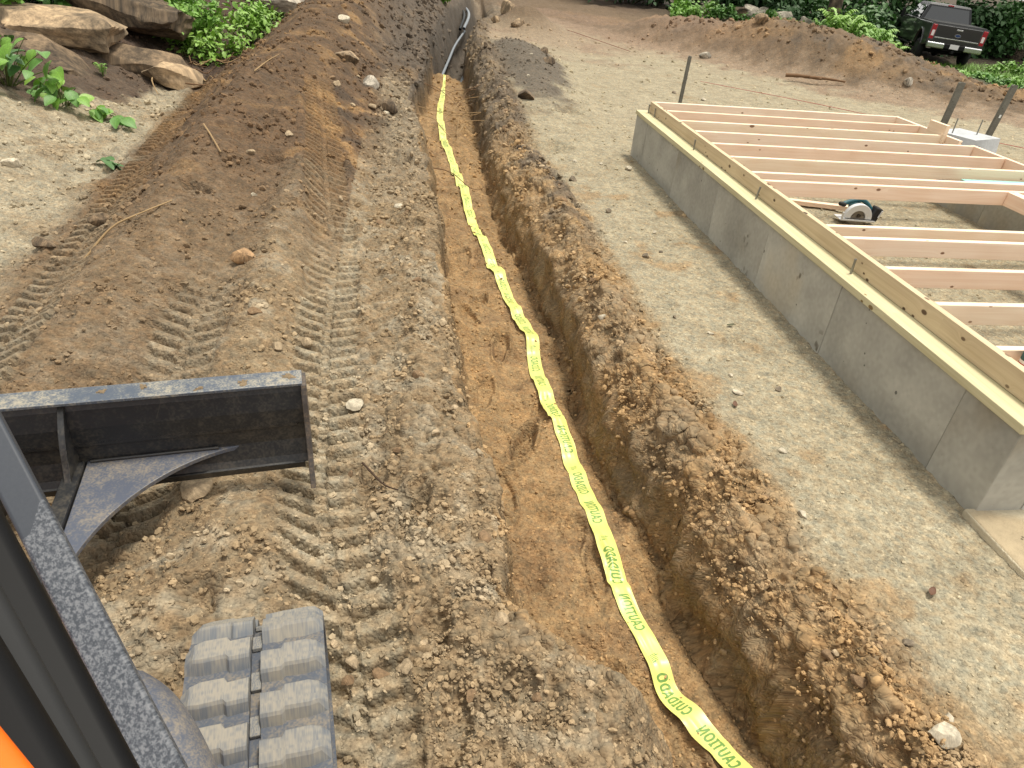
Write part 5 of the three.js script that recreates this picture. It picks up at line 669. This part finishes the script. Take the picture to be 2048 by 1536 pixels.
  for (const sd of [-1, 1]) { for (const [z0, z1, t0, t1] of [[1.25, 2.1, 1.34, 2.1], [2.16, 3.15, 2.16, 2.66]]) part('side_window', quad([sd * 0.955, 1.42, -z0], [sd * 0.955, 1.42, -z1], [sd * 0.815, 1.86, -t1], [sd * 0.815, 1.86, -t0]), gl, T, [sd * 0.014, 0, 0]); }
  const tg = part('tailgate', place(rbox(1.56, 0.58, 0.06, 0.02, 3), [0, 1.06, 1.17]), paint, T); part('chrome_strip', place(rbox(1.54, 0.035, 0.012, 0.005), [0, 0.93, 1.206]), chrome, tg); part('handle', place(rbox(0.22, 0.05, 0.02, 0.008), [0, 1.25, 1.206]), chrome, tg);
  part('badge', place(new THREE.CylinderGeometry(0.11, 0.11, 0.012, 28), [0, 1.07, 1.208], [Math.PI / 2, 0, 0], [1, 1, 0.5]), chrome, tg); part('badge_face', place(new THREE.CylinderGeometry(0.095, 0.095, 0.012, 28), [0, 1.07, 1.214], [Math.PI / 2, 0, 0], [1, 1, 0.46]), std({ color: 0x1c3566, roughness: 0.3 }), tg);
  for (const sd of [-1, 1]) { const l = part('tail_light', place(rbox(0.17, 0.50, 0.07, 0.03, 3), [sd * 0.885, 1.10, 1.165]), red, T); part('reverse_lens', place(rbox(0.10, 0.19, 0.02, 0.008), [sd * 0.875, 1.06, 1.20]), lens, l); }
  part('bumper', join([place(rbox(0.62, 0.19, 0.16, 0.04, 3), [-0.66, 0.68, 1.28]), place(rbox(0.62, 0.19, 0.16, 0.04, 3), [0.66, 0.68, 1.28])]), chrome, T); part('step_pad', place(rbox(0.72, 0.15, 0.14, 0.02, 2), [0, 0.69, 1.27]), under, T); part('number_plate', place(rbox(0.31, 0.155, 0.01, 0.003), [0, 0.70, 1.35]), std({ color: 0xd9d6d6, roughness: 0.5 }), T); part('hitch', join([place(rbox(0.09, 0.09, 0.25, 0.01), [0, 0.52, 1.25]), place(rbox(0.7, 0.06, 0.06, 0.01), [0, 0.56, 1.15])]), under, T);
  part('chassis', place(rbox(1.1, 0.18, 5.2, 0.03), [0, 0.62, -1.7]), under, T); part('rear_axle', place(new THREE.CylinderGeometry(0.07, 0.07, 1.6, 12), [0, 0.41, 0], [0, 0, Math.PI / 2]), under, T); part('third_brake_light', place(rbox(0.22, 0.045, 0.03, 0.01), [0, 1.945, -1.20]), red, T);
  for (const sd of [-1, 1]) {
    for (const z of [0, -4.0]) { const w = new THREE.Group(); w.name = 'wheel'; w.position.set(sd * 0.85, 0.41, z); T.add(w); part('tyre', place(new THREE.TorusGeometry(0.285, 0.125, 14, 40), [0, 0, 0], [0, Math.PI / 2, 0], [1.15, 1, 1]), tyre, w); part('rim', place(new THREE.CylinderGeometry(0.24, 0.24, 0.16, 26), [sd * 0.03, 0, 0], [0, 0, Math.PI / 2]), std({ color: 0x2c2d30, metalness: 0.6, roughness: 0.4 }), w); }
    const mir = part('mirror', join([place(rbox(0.10, 0.34, 0.14, 0.03, 3), [sd * 1.24, 1.46, -3.0]), place(rbox(0.26, 0.04, 0.06, 0.015), [sd * 1.1, 1.38, -3.0])]), under, T); part('flare', place(new THREE.TorusGeometry(0.52, 0.035, 8, 28, Math.PI), [sd * 1.0, 0.60, 0], [0, Math.PI / 2, 0]), paint, T);
    part('door_handle', place(rbox(0.02, 0.04, 0.2, 0.008), [sd * 1.01, 1.2, -1.5]), chrome, T); part('running_board', place(rbox(0.14, 0.05, 2.0, 0.02), [sd * 1.0, 0.5, -2.1]), under, T);
  }
  shade(T);
}
renderer.render(scene, camera);
